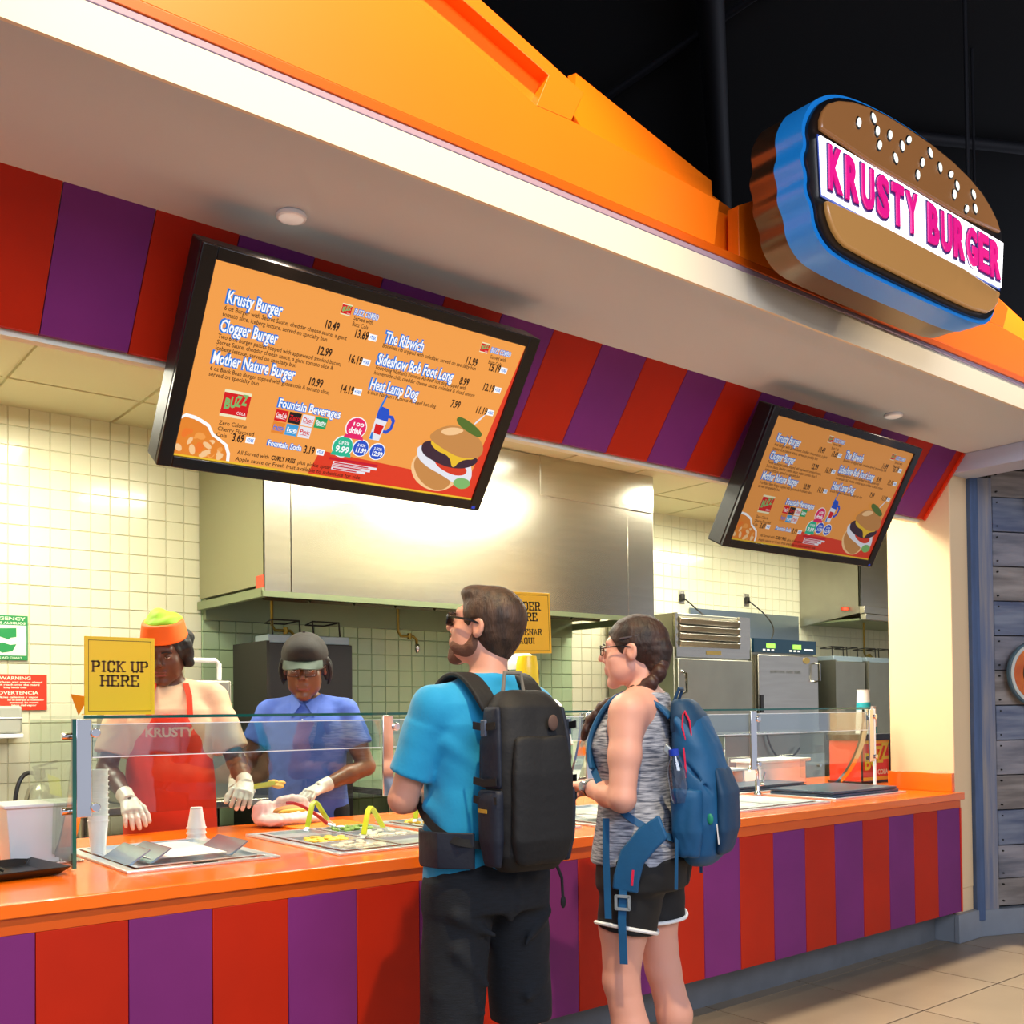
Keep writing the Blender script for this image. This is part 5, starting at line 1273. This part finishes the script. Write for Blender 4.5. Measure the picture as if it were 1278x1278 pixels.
        # shoulder strap over the shirt
        pts = [(a*.085, -.17, 1.37), (a*.088, -.125, 1.425), (a*.092, -.06, 1.468), (a*.096, .01, 1.470), (a*.105, .075, 1.425), (a*.115, .125, 1.36), (a*.125, .150, 1.28), (a*.145, .145, 1.20), (a*.175, .09, 1.12), (a*.192, .0, 1.06), (a*.180, -.10, 1.02), (a*.14, -.19, 1.00)]
        sm = [Vector(q) for q in pts]; fine = []
        for i in range(len(sm)-1):
            p0, p1_, p2_, p3 = sm[max(i-1, 0)], sm[i], sm[i+1], sm[min(i+2, len(sm)-1)]
            for t in (0, .33, .66): fine.append(.5*((2*p1_)+(p2_-p0)*t+(2*p0-5*p1_+4*p2_-p3)*t*t+(3*p1_-p0-3*p2_+p3)*t**3))
        fine.append(sm[-1])
        ups = [Vector((1, 0, 0)) if i < len(fine)*.62 else Vector((.2, 0, 1)) for i in range(len(fine))]
        k_ = int(len(fine)*.62)
        MB().ribbon(fine[:k_+1], [Vector((1, 0, 0))]*(k_+1), .062, .014).build('shoulder_strap', m_pk, b, bev=.004)
        MB().ribbon(fine[k_:], [Vector((.3, 0, 1))]*(len(fine)-k_), .022, .005).build('lower_strap', m_pk, b)
    # hip belt
    belt = [(.15, -.17, .985), (.20, -.08, .985), (.198, .02, .98), (.15, .115, .975), (.0, .155, .97), (-.15, .115, .975), (-.198, .02, .98), (-.20, -.08, .985), (-.15, -.17, .985)]
    MB().ribbon(belt[5:], (0, 0, 1), .10, .014).build('hip_belt', m_pn, b, bev=.004); MB().ribbon(belt[:4], (0, 0, 1), .10, .014).build('hip_belt', m_pn, b, bev=.004)
    MB().ribbon(belt[3:6], (0, 0, 1), .04, .006).build('belt_webbing', m_pk, b)
    MB().tube([(-.04, -.17, 1.42), (-.03, -.165, 1.475), (.03, -.165, 1.475), (.04, -.17, 1.42)], .007, 8).build('grab_handle', mat('handle_tan', '#7A7468', .6), b)
    MB().tube([(.11, -.30, .95), (.135, -.31, .90), (.145, -.30, .84)], .006, 6).ell((.146, -.30, .832), (.012, .008, .018)).build('hanging_cord', m_pk, b)
    MB().ell((.05, -.405, 1.335), (.022, .008, .022), 14, 8).build('brown_patch', mat('patch_brown', '#5A4238', .7), b)
    squeeze(b, -.14, .58, .76)
man()


# ---------------------------------------------------------------- customer with braid
def woman():
    th = 118
    r = empty('person', (2.488, 2.408, 0), math.radians(th-90), label='woman with dark braid, glasses, grey striped tank top and black shorts', cat='person')
    k_ = 1.0
    legs = {-1: (arr(-.088, 0, .88), arr(-.098, .045, .475), arr(-.105, .02, .08)), 1: (arr(.088, 0, .88), arr(.098, -.045, .475), arr(.10, -.085, .08))}
    arms = {-1: dict(el=arr(-.225, -.005, 1.085), wr=arr(-.055, .165, 1.105), hd=(.75, .6, .12), pn=(-.1, -.2, -1), curl=(20, 30, 25), hs=.92),
            1: dict(el=arr(.225, -.0, 1.085), wr=arr(.06, .20, 1.10), hd=(-.75, .6, .1), pn=(.1, -.2, -1), curl=(20, 30, 25), hs=.92)}
    Rh = rotm(8, -2, 0); hc = arr(0, .02, 1.560); hs = 1.0
    s = SDF((-.32, -.26, 0), (.32, .38, 1.74), .005)
    P = body_core(s, 'f', 1.05, 0, arms, legs, None, hc, Rh, hs, True, 1.375, .160)
    s.mesh('body', m_skinw, r)
    # tank top
    s = SDF((-.25, -.2, .82), (.25, .24, 1.46), .006)
    s.loft([(.86, 0, 0, .200, .162), (.92, 0, -.008, .200, .160), (.99, 0, 0, .184, .142), (1.07, 0, .008, .158, .126), (1.15, 0, .012, .158, .124), (1.245, 0, .024, .172, .146), (1.30, 0, .014, .170, .130), (1.37, 0, -.003, .140, .108), (1.425, 0, -.016, .108, .082)], n=2.3, k=.01, rnd=.008)
    s.noise(.003, 22, 11)
    for a in (-1, 1): s.ell((a*.190, -.0, 1.335), (.062, .10, .10), None, .01, 's')
    s.ell((0, .01, 1.455), (.085, .10, .075), None, .01, 's')
    mt = mat('heather_knit', '#4A5162', .85, col2='#B8BCC8', nscale=16, nstretch=(1.2, 1.2, 12), bump=.3, bscale=80)
    s.mesh('tank_top', mt, r)
    # running shorts with white piping
    s = SDF((-.26, -.24, .62), (.26, .22, .96), .0055)
    s.loft([(.78, 0, -.005, .188, .150), (.88, 0, -.014, .194, .156), (.93, 0, -.008, .182, .138)], n=2.3, k=.02, rnd=.01)
    for sd in (-1, 1):
        h, kn, an = legs[sd]; s.limb(h+arr(0, -.01, 0), h*.42+kn*.58, .108, .099, .03, rnd=.004)
    s.cap((0, -.17, .86), (0, -.12, .70), .005, .005, .02, 's'); s.noise(.002, 20, 6)
    s.mesh('running_shorts', mat('black_sport_cloth', '#0B0C10', .7), r)
    for sd in (-1, 1):
        h, kn, an = legs[sd]; c = Vector(h*.43+kn*.57); ax = Vector(kn-h).normalized()
        e1 = ax.cross(Vector((0, 1, 0))).normalized(); e2 = ax.cross(e1)
        pts = [c+e1*.1025*math.cos(t)+e2*.1025*math.sin(t)+Vector((0, 0, .022*max(0, -math.cos(t)*(-sd) if False else (math.cos(t)*(1 if (e1.x*sd) > 0 else -1))))) for t in [2*PI*k/28 for k in range(28)]]
        MB().tube(pts, .0065, 8, close=True).build('white_piping', m_white, r)
    # hair pulled back into a braid over the left shoulder
    s = SDF(hc-arr(.2, .22, .32), hc+arr(.2, .2, .18), .005)
    s.ell(P(0, -.020, .038), (.084, .106, .094), Rh, .01); s.cap(P(-.02, -.095, -.0), P(-.02, -.085, -.045), .042, .038, .02)
    s.noise(.002, 70, 2)
    s.ell(P(0, .115, -.012), (.115, .088, .086), Rh, .008, 's'); s.ell(P(0, .055, -.085), (.13, .095, .085), Rh, .008, 's')
    for a in (-1, 1): s.ell(P(a*.085, .004, -.012), (.03, .022, .040), Rh, .004, 's')
    s.mesh('hair', m_hairb, r)
    bp = bez((-.02, -.085, 1.525), (-.05, -.09, 1.45), (-.085, -.02, 1.425), (-.08, .07, 1.395), 9)[:-1]+bez((-.08, .07, 1.395), (-.08, .13, 1.37), (-.085, .165, 1.32), (-.085, .172, 1.27), 6)
    s = SDF((-.22, -.2, 1.2), (.08, .26, 1.58), .005)
    for i in range(len(bp)-1):
        t = i/len(bp); rr = .024*(1-t*.45)+.002*math.sin(i*2.2)
        off = Vector((.005*(-1)**i, 0, .003*(-1)**i))
        s.ell(np.array((bp[i]+bp[i+1])/2+off), (rr, rr, rr*1.25), None, .006); s.cap(np.array(bp[i]), np.array(bp[i+1]), rr*.7, rr*.65, .006)
    s.noise(.0015, 110, 6)
    s.mesh('braid', mat('hair_auburn', '#3A1E14', .5, bump=.6, bscale=80), r)
    MB().tube(bez(P(-.078, .03, .045), P(-.085, -.02, .05), P(-.075, -.07, .06), P(-.05, -.09, .06), 8), .0035, 6).build('hair_clip', mat('clip_grey', '#6A6060', .3, .6), r)
    eyes(r, P, Rh, hs)
    spectacles(r, P, mat('black_frame'), .0022, .025, .016, .012)
    for a in (-1, 1): MB().tube([P(a*.05, .088, .030), P(a*.03, .094, .034), P(a*.014, .094, .031)], .0025, 6).build('eyebrow', m_hairb, r)
    wr, el = arms[-1]['wr'], arms[-1]['el']; d = Vector(wr-el).normalized(); c = Vector(wr)-d*.02; e1 = d.cross(Vector((0, 0, 1))).normalized(); e2 = d.cross(e1)
    w_ = MB(); n = 24; ring = []
    w_.ribbon([c+e1*.0315*math.cos(2*PI*k/n)+e2*.0295*math.sin(2*PI*k/n) for k in range(n+1)], tuple(d), .020, .004).build('watch_strap', m_black, r)
    MB().cyl(c-e1*.030-e2*.008, c-e1*.040-e2*.010, .016, 18).build('watch_face', mat('watch_silver', '#B8C0C8', .2, .8), r)
    for sd in (-1, 1): shoe(r, legs[sd][2], sd, mat('shoe_grey', '#8A8E98', .7), m_white)
    # teal backpack
    b = empty('backpack', (2.488, 2.408, 0), math.radians(th-90), label='teal blue hiking backpack with water bottle pocket worn by the woman', cat='backpack')
    m_t = mat('pack_teal', '#0B5688', .6, nz=.25, nscale=6, bump=.5, bscale=18); m_t2 = mat('pack_teal_dark', '#083A5E', .65, bump=.4, bscale=25); m_red = mat('zip_red', '#D82048', .5)
    s = SDF((-.24, -.52, .78), (.24, -.05, 1.46), .006)
    s.loft([(.855, 0, -.27, .09, .07), (.90, 0, -.285, .125, .115), (1.0, 0, -.295, .145, .150), (1.13, 0, -.28, .148, .150), (1.25, 0, -.25, .138, .125), (1.34, 0, -.215, .115, .090), (1.39, 0, -.185, .08, .055)], n=2.5, k=.01, rnd=.03)
    s.cap((-.14, -.20, 1.22), (-.13, -.38, 1.10), .004, .004, .012, 's'); s.cap((-.12, -.18, 1.33), (-.10, -.34, 1.20), .008, .006, .03)
    s.noise(.004, 17, 12)
    s.mesh('main_bag', m_t, b)
    s = SDF((-.2, -.52, .86), (.2, -.30, 1.22), .006)
    s.loft([(.90, 0, -.40, .09, .03), (.98, 0, -.425, .12, .045), (1.10, 0, -.425, .12, .040), (1.18, 0, -.39, .10, .02)], n=2.8, k=.01, rnd=.02); s.noise(.004, 19, 13)
    s.mesh('rear_pocket', m_t2, b)
    s = SDF((-.2, -.36, 1.22), (.2, -.06, 1.46), .006)
    s.loft([(1.29, 0, -.225, .128, .112), (1.35, 0, -.205, .118, .092), (1.40, 0, -.175, .085, .058)], n=2.4, k=.01, rnd=.02); s.noise(.003, 20, 14)
    s.mesh('top_lid', m_t2, b)
    s = SDF((-.24, -.40, .86), (-.06, -.12, 1.16), .0055)
    s.loft([(.90, 0, 0, .02, .06), (.98, -.004, 0, .036, .085), (1.09, -.008, 0, .040, .086), (1.115, -.006, 0, .036, .084)], (-.142, -.25, 0), n=2.4, k=.01, rnd=.01); s.noise(.003, 22, 15)
    s.mesh('side_pocket', m_t, b)
    bo = empty('water_bottle', (-.170, -.225, 1.075)); bo.parent = b; bo.rotation_euler = (-.12, -.05, 0)
    MB().lathe([(.026, 0), (.030, .02), (.030, .09), (.024, .12), (.014, .14), (.013, .15)], n=20).build('bottle_body', glassmat('bottle_clear', (.82, .86, .92, 1), 3), bo)
    MB().lathe([(.016, .148), (.016, .168), (.0, .170)], n=16).build('bottle_cap', mat('cap_blue', '#1438B0', .4), bo)
    for a in (-1, 1):
        pts = [(a*.075, -.13, 1.34), (a*.080, -.085, 1.385), (a*.085, -.03, 1.418), (a*.09, .03, 1.418), (a*.098, .085, 1.375), (a*.108, .128, 1.29), (a*.125, .13, 1.20), (a*.150, .085, 1.11), (a*.172, .0, 1.03), (a*.165, -.09, .98), (a*.13, -.18, .95)]
        sm = [Vector(q) for q in pts]; fine = []
        for i in range(len(sm)-1):
            p0, p1_, p2_, p3 = sm[max(i-1, 0)], sm[i], sm[i+1], sm[min(i+2, len(sm)-1)]
            for t in (0, .33, .66): fine.append(.5*((2*p1_)+(p2_-p0)*t+(2*p0-5*p1_+4*p2_-p3)*t*t+(3*p1_-p0-3*p2_+p3)*t**3))
        fine.append(sm[-1]); k_ = int(len(fine)*.62)
        MB().ribbon(fine[:k_+1], (1, 0, 0), .055, .014).build('shoulder_strap', m_t2 if a > 0 else m_t, b, bev=.004)
        MB().ribbon(fine[k_:], (.3, 0, 1), .022, .005).build('lower_strap', m_t, b)
        MB().box((a*.172, -.155, 1.24), (.014, .035, .028), Matrix.Rotation(.5, 3, 'X')).build('buckle', mat('buckle_silver', '#B0BCC4', .3, .5), b, bev=.003)
        # unfastened hip belt wing hanging down, webbing with buckle
        x = a*.196
        MB().ribbon([(x, -.14, 1.00), (x-a*-.006, -.08, .96), (x-a*-.010, -.03, .90), (x-a*-.010, -.01, .83), (x-a*-.008, -.005, .79)], (0, .8, .35), .085, .016).build('belt_wing', m_t, b, bev=.006)
        MB().ribbon([(x+a*.014, .0, .80), (x+a*.018, .004, .70), (x+a*.016, .0, .56)], (0, 1, 0), .026, .003).build('webbing', m_t, b)
        MB().ribbon([(x+a*.012, .055, 1.02), (x+a*.016, .055, .9), (x+a*.016, .05, .70)], (0, 1, 0), .022, .003).build('webbing', m_t, b)
        q = MB(); q.box((x+a*.021, .0, .775), (.008, .048, .008)).box((x+a*.021, .0, .735), (.008, .048, .008)).box((x+a*.021, .022, .755), (.008, .008, .044)).box((x+a*.021, -.022, .755), (.008, .008, .044)).build('ladder_buckle', mat('buckle_silver'), b)
        MB().ribbon([(x+a*.017, -.035, .86), (x+a*.017, -.03, .81)], (0, 1, 0), .008, .003).build('red_tab', m_red, b)
        MB().ribbon([(a*.15, -.20, 1.06), (a*.172, -.20, .95), (a*.176, -.195, .80)], (0, 1, 0), .018, .003).build('webbing', m_t, b)
    MB().tube([(-.03, -.13, 1.39), (-.025, -.16, 1.435), (.025, -.16, 1.435), (.03, -.13, 1.39)], .008, 8).build('grab_handle', m_t2, b)
    MB().tube([(-.115, -.23, 1.36), (-.125, -.26, 1.33), (-.125, -.27, 1.28), (-.13, -.24, 1.27), (-.128, -.22, 1.31), (-.117, -.22, 1.35)], .005, 6, close=True).build('red_loop', m_red, b)
    MB().tube([(-.150, -.235, 1.245), (-.156, -.245, 1.20), (-.158, -.25, 1.15)], .005, 6).build('red_cord', m_red, b)
    MB().ribbon([(-.10, -.385, 1.03), (-.112, -.40, 1.0), (-.115, -.41, .94)], (0, 1, 0), .005, .012).build('reflective_tab', m_white, b)
    MB().ell((-.135, -.37, 1.02), (.006, .018, .018), 12, 8).build('green_badge', mat('badge_green', '#1A8A6A', .5), b)
    squeeze(b, -.12, .58, 1.0)
woman()


# ---------------------------------------------------------------- kitchen workers
m_glove = mat('glove_clear', '#D8D4CC', .3, spec=.6)
def worker(loc, th, H, kind, lb, skin, arms, Rh, hc, shirt, sleeve, fem=False, b=1., cap=None, apron=None, hairf=None, glasses=False, gloves=True, extra=None, buttons=False, lid=True, lean=0., hs=1.08):
    r = empty('person', loc, math.radians(th-90), label=lb, cat='person'); r.scale = (H, H, H)
    R = rotm(0, -lean, 0); pv = arr(0, 0, .95); o = pv-R@pv
    legs = {sd: leg_pts(sd, .02) for sd in (-1, 1)}
    s = SDF((-.42, -.32, 0), (.42, .52, 1.82), .007)
    P = body_core(s, kind, b, 0, arms, legs, None, hc, Rh, hs, fem, 1.42 if kind == 'm' else 1.38, .18*b if kind == 'm' else .17*b, lean=(o, R))
    s.mesh('body', skin, r)
    T = lambda x, y, z: o+R@arr(x, y, z)
    s = SDF((-.42, -.32, .80), (.42, .42, 1.58), .007)
    st = [(.84, 0, 0, .185*b, .14*b), (.95, 0, 0, .185*b, .142*b), (1.1, 0, .008, .176*b, .138*b), (1.25, 0, .014, .186*b, .140*b), (1.36, 0, .005, .185*b, .128*b), (1.42, 0, -.01, .160*b, .102*b), (1.465, 0, -.02, .095, .078)]
    if kind == 'f': st = [(z-.03, a, bb_, c*.97, d) for z, a, bb_, c, d in st]
    s.loft(st, o, R, 2.3, .01, rnd=.01)
    shx = (.18 if kind == 'm' else .17)*b; shz = 1.42 if kind == 'm' else 1.38
    for sd in (-1, 1):
        s.cap(T(sd*.06, -.02, shz+.01), T(sd*shx*.95, -.01, shz-.01), .068, .066, .03)
        sh = T(sd*shx, -.005, shz-.02); e = sh+(arms[sd]['el']-sh)*sleeve
        s.cap(sh, sh+(e-sh)*.5, .070, .070, .03); s.limb(sh+(e-sh)*.3, e, .072, .074, .012, rnd=.004)
    for sd in (-1, 1):
        s.cap(T(sd*.15, .09, 1.30), T(sd*.05, .13, 1.20), .010, .006, .03); s.cap(T(sd*.16, .06, 1.1), T(sd*.06, .13, 1.02), .010, .006, .03)
    s.noise(.0035, 20, 7); s.ell(T(0, .0, shz+.09), (.062, .066, .05), R, .006, 's')
    s.mesh('shirt', shirt, r)
    s = SDF((-.26, -.24, .05), (.26, .24, .93), .009)
    s.loft([(.78, 0, 0, .18*b, .14*b), (.92, 0, 0, .178*b, .138*b)], n=2.3, k=.02)
    for sd in (-1, 1): h, kn, an = legs[sd]; s.limb(h, kn, .105, .08, .03); s.limb(kn, an, .08, .065, .02)
    s.mesh('trousers', mat('black_trousers', '#0E0E12', .8), r)
    for sd in (-1, 1): shoe(r, legs[sd][2], sd, m_black, m_black)
    if gloves:
        for sd in (-1, 1):
            a = arms[sd]; w_ = a['wr']
            s = SDF(np.array(w_)-.17, np.array(w_)+.2, .0035)
            hand_sdf(s, w_, a['hd'], a['pn'], sd, a.get('curl', (25, 30, 20)), a.get('hs', 1.), thumb=a.get('th', 35), infl=.0025, k=.004)
            d = arr(*w_)-a['el']; d /= np.linalg.norm(d); s.limb(w_-d*.05, w_+d*.015, .036, .030, .008, rnd=.003); s.noise(.0012, 80, 3)
            s.mesh('glove', m_glove, r)
    eyes(r, P, Rh, hs, mat('eyelid_brown', '#4A2A1C', .5) if lid else None)
    s = SDF(hc-.16, hc+.16, .003); s.cap(P(-.020, .0925, -.051), P(.020, .0925, -.051), .0058, .0058, .003); s.cap(P(-.015, .0905, -.063), P(.015, .0905, -.063), .0080, .0080, .003)
    s.mesh('lips', mat('lip_dark', '#7E4640', .4), r)
    for a in (-1, 1): MB().tube([P(a*.052, .086, .028), P(a*.032, .094, .034), P(a*.013, .094, .030)], .003, 6).build('eyebrow', m_hairk, r)
    if glasses: spectacles(r, P, mat('tortoise_frame', '#3A1E10', .3), .002, .027, .017, .006)
    if hairf: hairf(r, P, Rh, hc)
    if cap: cap(r, P, Rh, hc)
    if apron: apron(r, T, R)
    if extra: extra(r, P, T, Rh)
    return r


def baseball_cap(col):
    def f(r, P, Rh, hc):
        c = empty('cap'); c.parent = r
        m = mat('cap_cloth_'+col[1:], col, .8, bump=.3, bscale=60)
        K = np.linalg.norm(P(0, 0, 1)-P(0, 0, 0)); s = SDF(hc-.2, hc+.26, .005); s.ell(P(0, -.012, .052), (.092*K, .112*K, .092*K), Rh, .005); s.ell(P(0, .06, .085), (.06*K, .05*K, .04*K), Rh, .03)
        n = Rh@arr(0, -.10, -1); s.half(P(0, 0, .045), n); s.mesh('crown', m, c)
        v = MB(); N = 14; up, dn = [], []
        for rr, zz in ((0, 0), (.5, .003), (1, -.006)):
            for k in range(N+1):
                t = math.radians(-62+124*k/N); x = math.sin(t)*.084; y0_ = math.cos(t)*.105-.012; ext_ = .068*math.cos(t*.95)**1.0*rr
                z_ = .050+zz-.018*abs(math.sin(t))*rr-.008*rr; up.append(P(x*(1+.06*rr), y0_+ext_, z_))
        n = N+1; fs = []
        for j in range(2):
            for k in range(N): fs.append((j*n+k, j*n+k+1, (j+1)*n+k+1, (j+1)*n+k))
        low = [q-Rh@arr(0, 0, .005) for q in up]; m_ = len(up)
        fs2 = [tuple(m_+i for i in f_[::-1]) for f_ in fs]; rim = [(2*n+k, 2*n+k+1, m_+2*n+k+1, m_+2*n+k) for k in range(N)]
        v.add([tuple(q) for q in up+low], fs+fs2+rim).build('visor', mat('visor_cloth', '#3C4A3E', .7), c)
        MB().ell(P(0, -.012, .145), (.008, .008, .004)).build('button', m, c)
    return f


def soft_hair(m, braids=False, puff=0.):
    def f(r, P, Rh, hc):
        K = np.linalg.norm(P(0, 0, 1)-P(0, 0, 0)); s = SDF(hc-.22, hc+.22, .006)
        s.ell(P(0, -.022, .030), (.088*K, .104*K, .088*K), Rh, .01)
        for a in (-1, 1): s.cap(P(a*.082, -.01, .03), P(a*.084, -.02, -.045), .018+puff, .014+puff, .02)
        if puff: s.ell(P(.04, -.09, .03), (.06, .055, .055), Rh, .02); s.ell(P(-.04, -.09, .03), (.06, .055, .055), Rh, .02)
        s.cap(P(-.05, -.085, .0), P(.05, -.085, .0), .035, .035, .02)
        s.noise(.004 if puff else .003, 60, 5)
        s.ell(P(0, .11, -.01), (.10*K, .085*K, .088*K), Rh, .008, 's'); s.ell(P(0, .06, -.10), (.12*K, .085*K, .08*K), Rh, .008, 's')
        s.mesh('hair', m, r)
        if braids:
            for a, b_ in ((-1, 0), (-1, 1), (1, 0), (1, 1)):
                pts = bez(P(a*.084, -.005-.03*b_, .03), P(a*.104, -.01-.03*b_, .01), P(a*.10, -.02-.03*b_, -.04), P(a*.088, -.02-.03*b_, -.07), 6)
                MB().tube(pts, [.012, .013, .012, .012, .011, .009, .006], 8).build('twist', m, r)
    return f


# blue-shirted worker with cap and spectacles
arms2 = {-1: dict(el=arr(-.29, .02, 1.10), wr=arr(-.10, .20, 1.015), hd=(.45, .75, -.25), pn=(.1, -.2, -1), curl=(25, 30, 20)),
         1: dict(el=arr(.29, .05, 1.13), wr=arr(.30, .22, 1.06), hd=(-.25, .8, -.35), pn=(-.4, -.3, -1), curl=(40, 45, 30))}
def w2_extra(r, P, T, Rh):
    ms = mat('blue_shirt'); cl = MB()
    for a in (-1, 1):
        cl.add([T(a*.012, .105, 1.405), T(a*.075, .02, 1.455), T(a*.085, .06, 1.40), T(a*.055, .125, 1.345), T(a*.012, .112, 1.408), T(a*.075, .027, 1.462), T(a*.088, .066, 1.402), T(a*.056, .134, 1.347)], [(0, 1, 2, 3), (7, 6, 5, 4), (0, 4, 5, 1), (1, 5, 6, 2), (2, 6, 7, 3), (3, 7, 4, 0)])
    cl.build('collar', ms, r, kind='stuff')
    for z in (1.33, 1.24, 1.15, 1.06): MB().ell(T(0, .137 if z > 1.3 else .150, z), (.007, .004, .007), 10, 6).build('button', mat('button_white', '#E8ECF4', .4), r)
    MB().ribbon([T(0, .130, 1.36), T(0, .144, 1.28), T(0, .150, 1.15), T(0, .146, 1.0)], (1, 0, 0), .032, .003).build('placket', ms, r)
    MB().box(T(-.10, .128, 1.255), (.05, .004, .016)).build('name_badge', mat('badge_steel', '#8890A8', .4), r)
mat('blue_shirt', '#4A68C0', .75, nz=.1, nscale=30, bump=.15, bscale=80)
worker((2.36, 4.55, 0), 232, 1.0, 'f', 'kitchen worker in blue button shirt and black cap looking down at food', m_skind2, arms2, rotm(4, -15, 0), arr(0, .065, 1.585), mat('blue_shirt'), .62, True, 1.08, hs=1.22,
       cap=baseball_cap('#241F1C'), hairf=soft_hair(m_hairk, True), glasses=True, extra=w2_extra)

# worker in orange apron and folded hat
arms1 = {-1: dict(el=arr(-.28, .05, 1.12), wr=arr(-.31, .28, 1.04), hd=(.1, .8, -.35), pn=(.3, -.3, -1), curl=(30, 35, 20)),
         1: dict(el=arr(.26, .06, 1.11), wr=arr(.16, .27, .99), hd=(-.25, .75, -.55), pn=(0, -.6, -.8), curl=(15, 20, 15))}
def hat1(r, P, Rh, hc):
    K = np.linalg.norm(P(0, 0, 1)-P(0, 0, 0)); c = empty('paper_hat'); c.parent = r; m = mat('hat_orange', '#FF6A08', .7)
    s = SDF(hc-.16, hc+.26, .005); s.loft([(.060*K, 0, -.01, .092*K, .108*K), (.135*K, 0, -.015, .078*K, .094*K)], hc, Rh, 2.2, .0, rnd=.008); s.mesh('band', m, c)
    s = SDF(hc-.16, hc+.28, .005); s.ell(P(0, -.02, .130), (.074*K, .088*K, .030*K), Rh, .0); s.ell(P(.02, -.03, .150), (.035, .055, .028), Rh, .02); s.noise(.004, 40, 1); s.mesh('green_top', mat('hat_green', '#96C81E', .7), c)
def apron1(r, T, R):
    m = mat('apron_orange', '#F0380E', .7, nz=.08, nscale=8, bump=.15, bscale=40)
    s = SDF((-.3, -.05, .62), (.3, .42, 1.42), .007)
    o = T(0, 0, 0)
    s.loft([(.66, 0, .0, .205, .170), (.95, 0, .0, .198, .158), (1.10, 0, .008, .188, .154), (1.25, 0, .014, .165, .154), (1.34, 0, .008, .115, .145)], o, R, 2.3, .0, rnd=.006)
    s.noise(.003, 20, 4)
    f = s.F; st2 = SDF((-.3, -.05, .62), (.3, .42, 1.42), .007)
    s.half(T(0, .035, 1), R@arr(0, -1, 0)); s.mesh('apron', m, r)
    for a in (-1, 1): MB().ribbon([T(a*.085, .155, 1.33), T(a*.08, .11, 1.42), T(a*.065, .04, 1.475), T(a*.05, -.05, 1.475)], (1, 0, 0), .024, .004).build('apron_strap', m, r)
    me = text_mesh('KRUSTY', .055, .0015, off=.002, align='CENTER'); g = MB()
    # letters arched slightly round the bib
    vs = []
    for v in me.vertices:
        x = v.co.x; z = 1.245+v.co.y+.06*x*x; y = .014+.160*math.sqrt(max(.05, 1-(abs(x)/.168)**2.3))**.95+.004
        vs.append(tuple(T(-x, y+v.co.z, z)) if False else tuple(T(-x*-1*-1, y+v.co.z, z)))
    g.add(vs, [tuple(p.vertices) for p in me.polygons]); g.build('bib_word', mat('bib_cream', '#F4C8A0', .6), r, smooth=False)
worker((1.675, 4.55, 0), 248, 1.02, 'm', 'kitchen worker in orange apron and orange hat with green top', m_skind, arms1, rotm(-14, -22, 0), arr(.02, .05, 1.61), mat('peach_shirt', '#EFC6A0', .8, bump=.15, bscale=60), .80, False, 1.0,
       cap=hat1, hairf=soft_hair(m_hairk, False, .012), apron=apron1)
# third worker mostly hidden behind the bearded man
arms3 = {-1: dict(el=arr(-.26, .02, 1.12), wr=arr(-.2, .24, 1.08), hd=(.2, .8, -.2), pn=(.2, -.2, -1)), 1: dict(el=arr(.26, .02, 1.12), wr=arr(.2, .24, 1.08), hd=(-.2, .8, -.2), pn=(-.2, -.2, -1))}
worker((3.93, 4.78, 0), 225, .97, 'm', 'worker in white shirt and white cap behind the order placard', m_skind, arms3, rotm(10, -5, 0), arr(0, .03, 1.62), mat('white_shirt', '#E8E4DC', .8), .8, False, 1.0, cap=baseball_cap('#E4E0D8'), hairf=soft_hair(m_hairk), gloves=False)

# food held and laid by the workers
fb = empty('food_wrap', (2.05, 4.12, Z0), label='pink-white paper wrap with filled bun in front of the blue-shirted worker', cat='food')
s = SDF((-.2, -.14, 0), (.2, .16, .16), .005); s.ell((0, 0, .03), (.15, .10, .035), None, .0); s.ell((.03, .06, .07), (.10, .03, .06), None, .03); s.ell((-.10, .05, .06), (.06, .03, .055), None, .03); s.ell((0, 0, .09), (.10, .045, .05), None, .01, 's'); s.noise(.006, 35, 2)
s.mesh('paper', mat('wrap_paper', '#F0D0CC', .5), fb)
MB().ell((0, 0, .062), (.085, .032, .028), 20, 12).build('bun', mat('bun_tan', '#D09048', .6, nz=.2, nscale=12), fb)
MB().ell((.0, -.03, .065), (.075, .012, .012), 16, 8).build('filling', f_che, fb)
ot = MB().bb((-.16, -.11, 0), (.16, .11, .012)).build('orange_tray', mat('tray_orange', '#F08A10', .35), bev=.005, label='orange plastic tray in front of the divided well', cat='tray', loc=(2.14, 3.985, Z0))
ht = empty('tongs', (1.95, 4.20, 1.035), math.radians(0), label='yellow tongs with cheese held in the gloved hand between the two kitchen workers', cat='tongs')
mty = mat('tong_plastic_C8D42A', '#C8D42A', .35)
MB().ribbon([(-.14, 0, .0), (-.05, -.01, .012), (.06, -.01, .022)], (0, 0, 1), .018, .005).build('arm', mty, ht)
MB().ribbon([(-.14, .0, .0), (-.05, .02, .004), (.06, .02, .012)], (0, 0, 1), .018, .005).build('arm', mty, ht)
s = SDF((0, -.05, -.04), (.14, .06, .08), .004)
for k in range(7): s.ell((.06+.012*(k % 4), .005+.012*math.sin(k*2), .015+.012*math.cos(k*1.7)), (.022, .014, .010), None, .004)
s.mesh('cheese', f_che, ht)
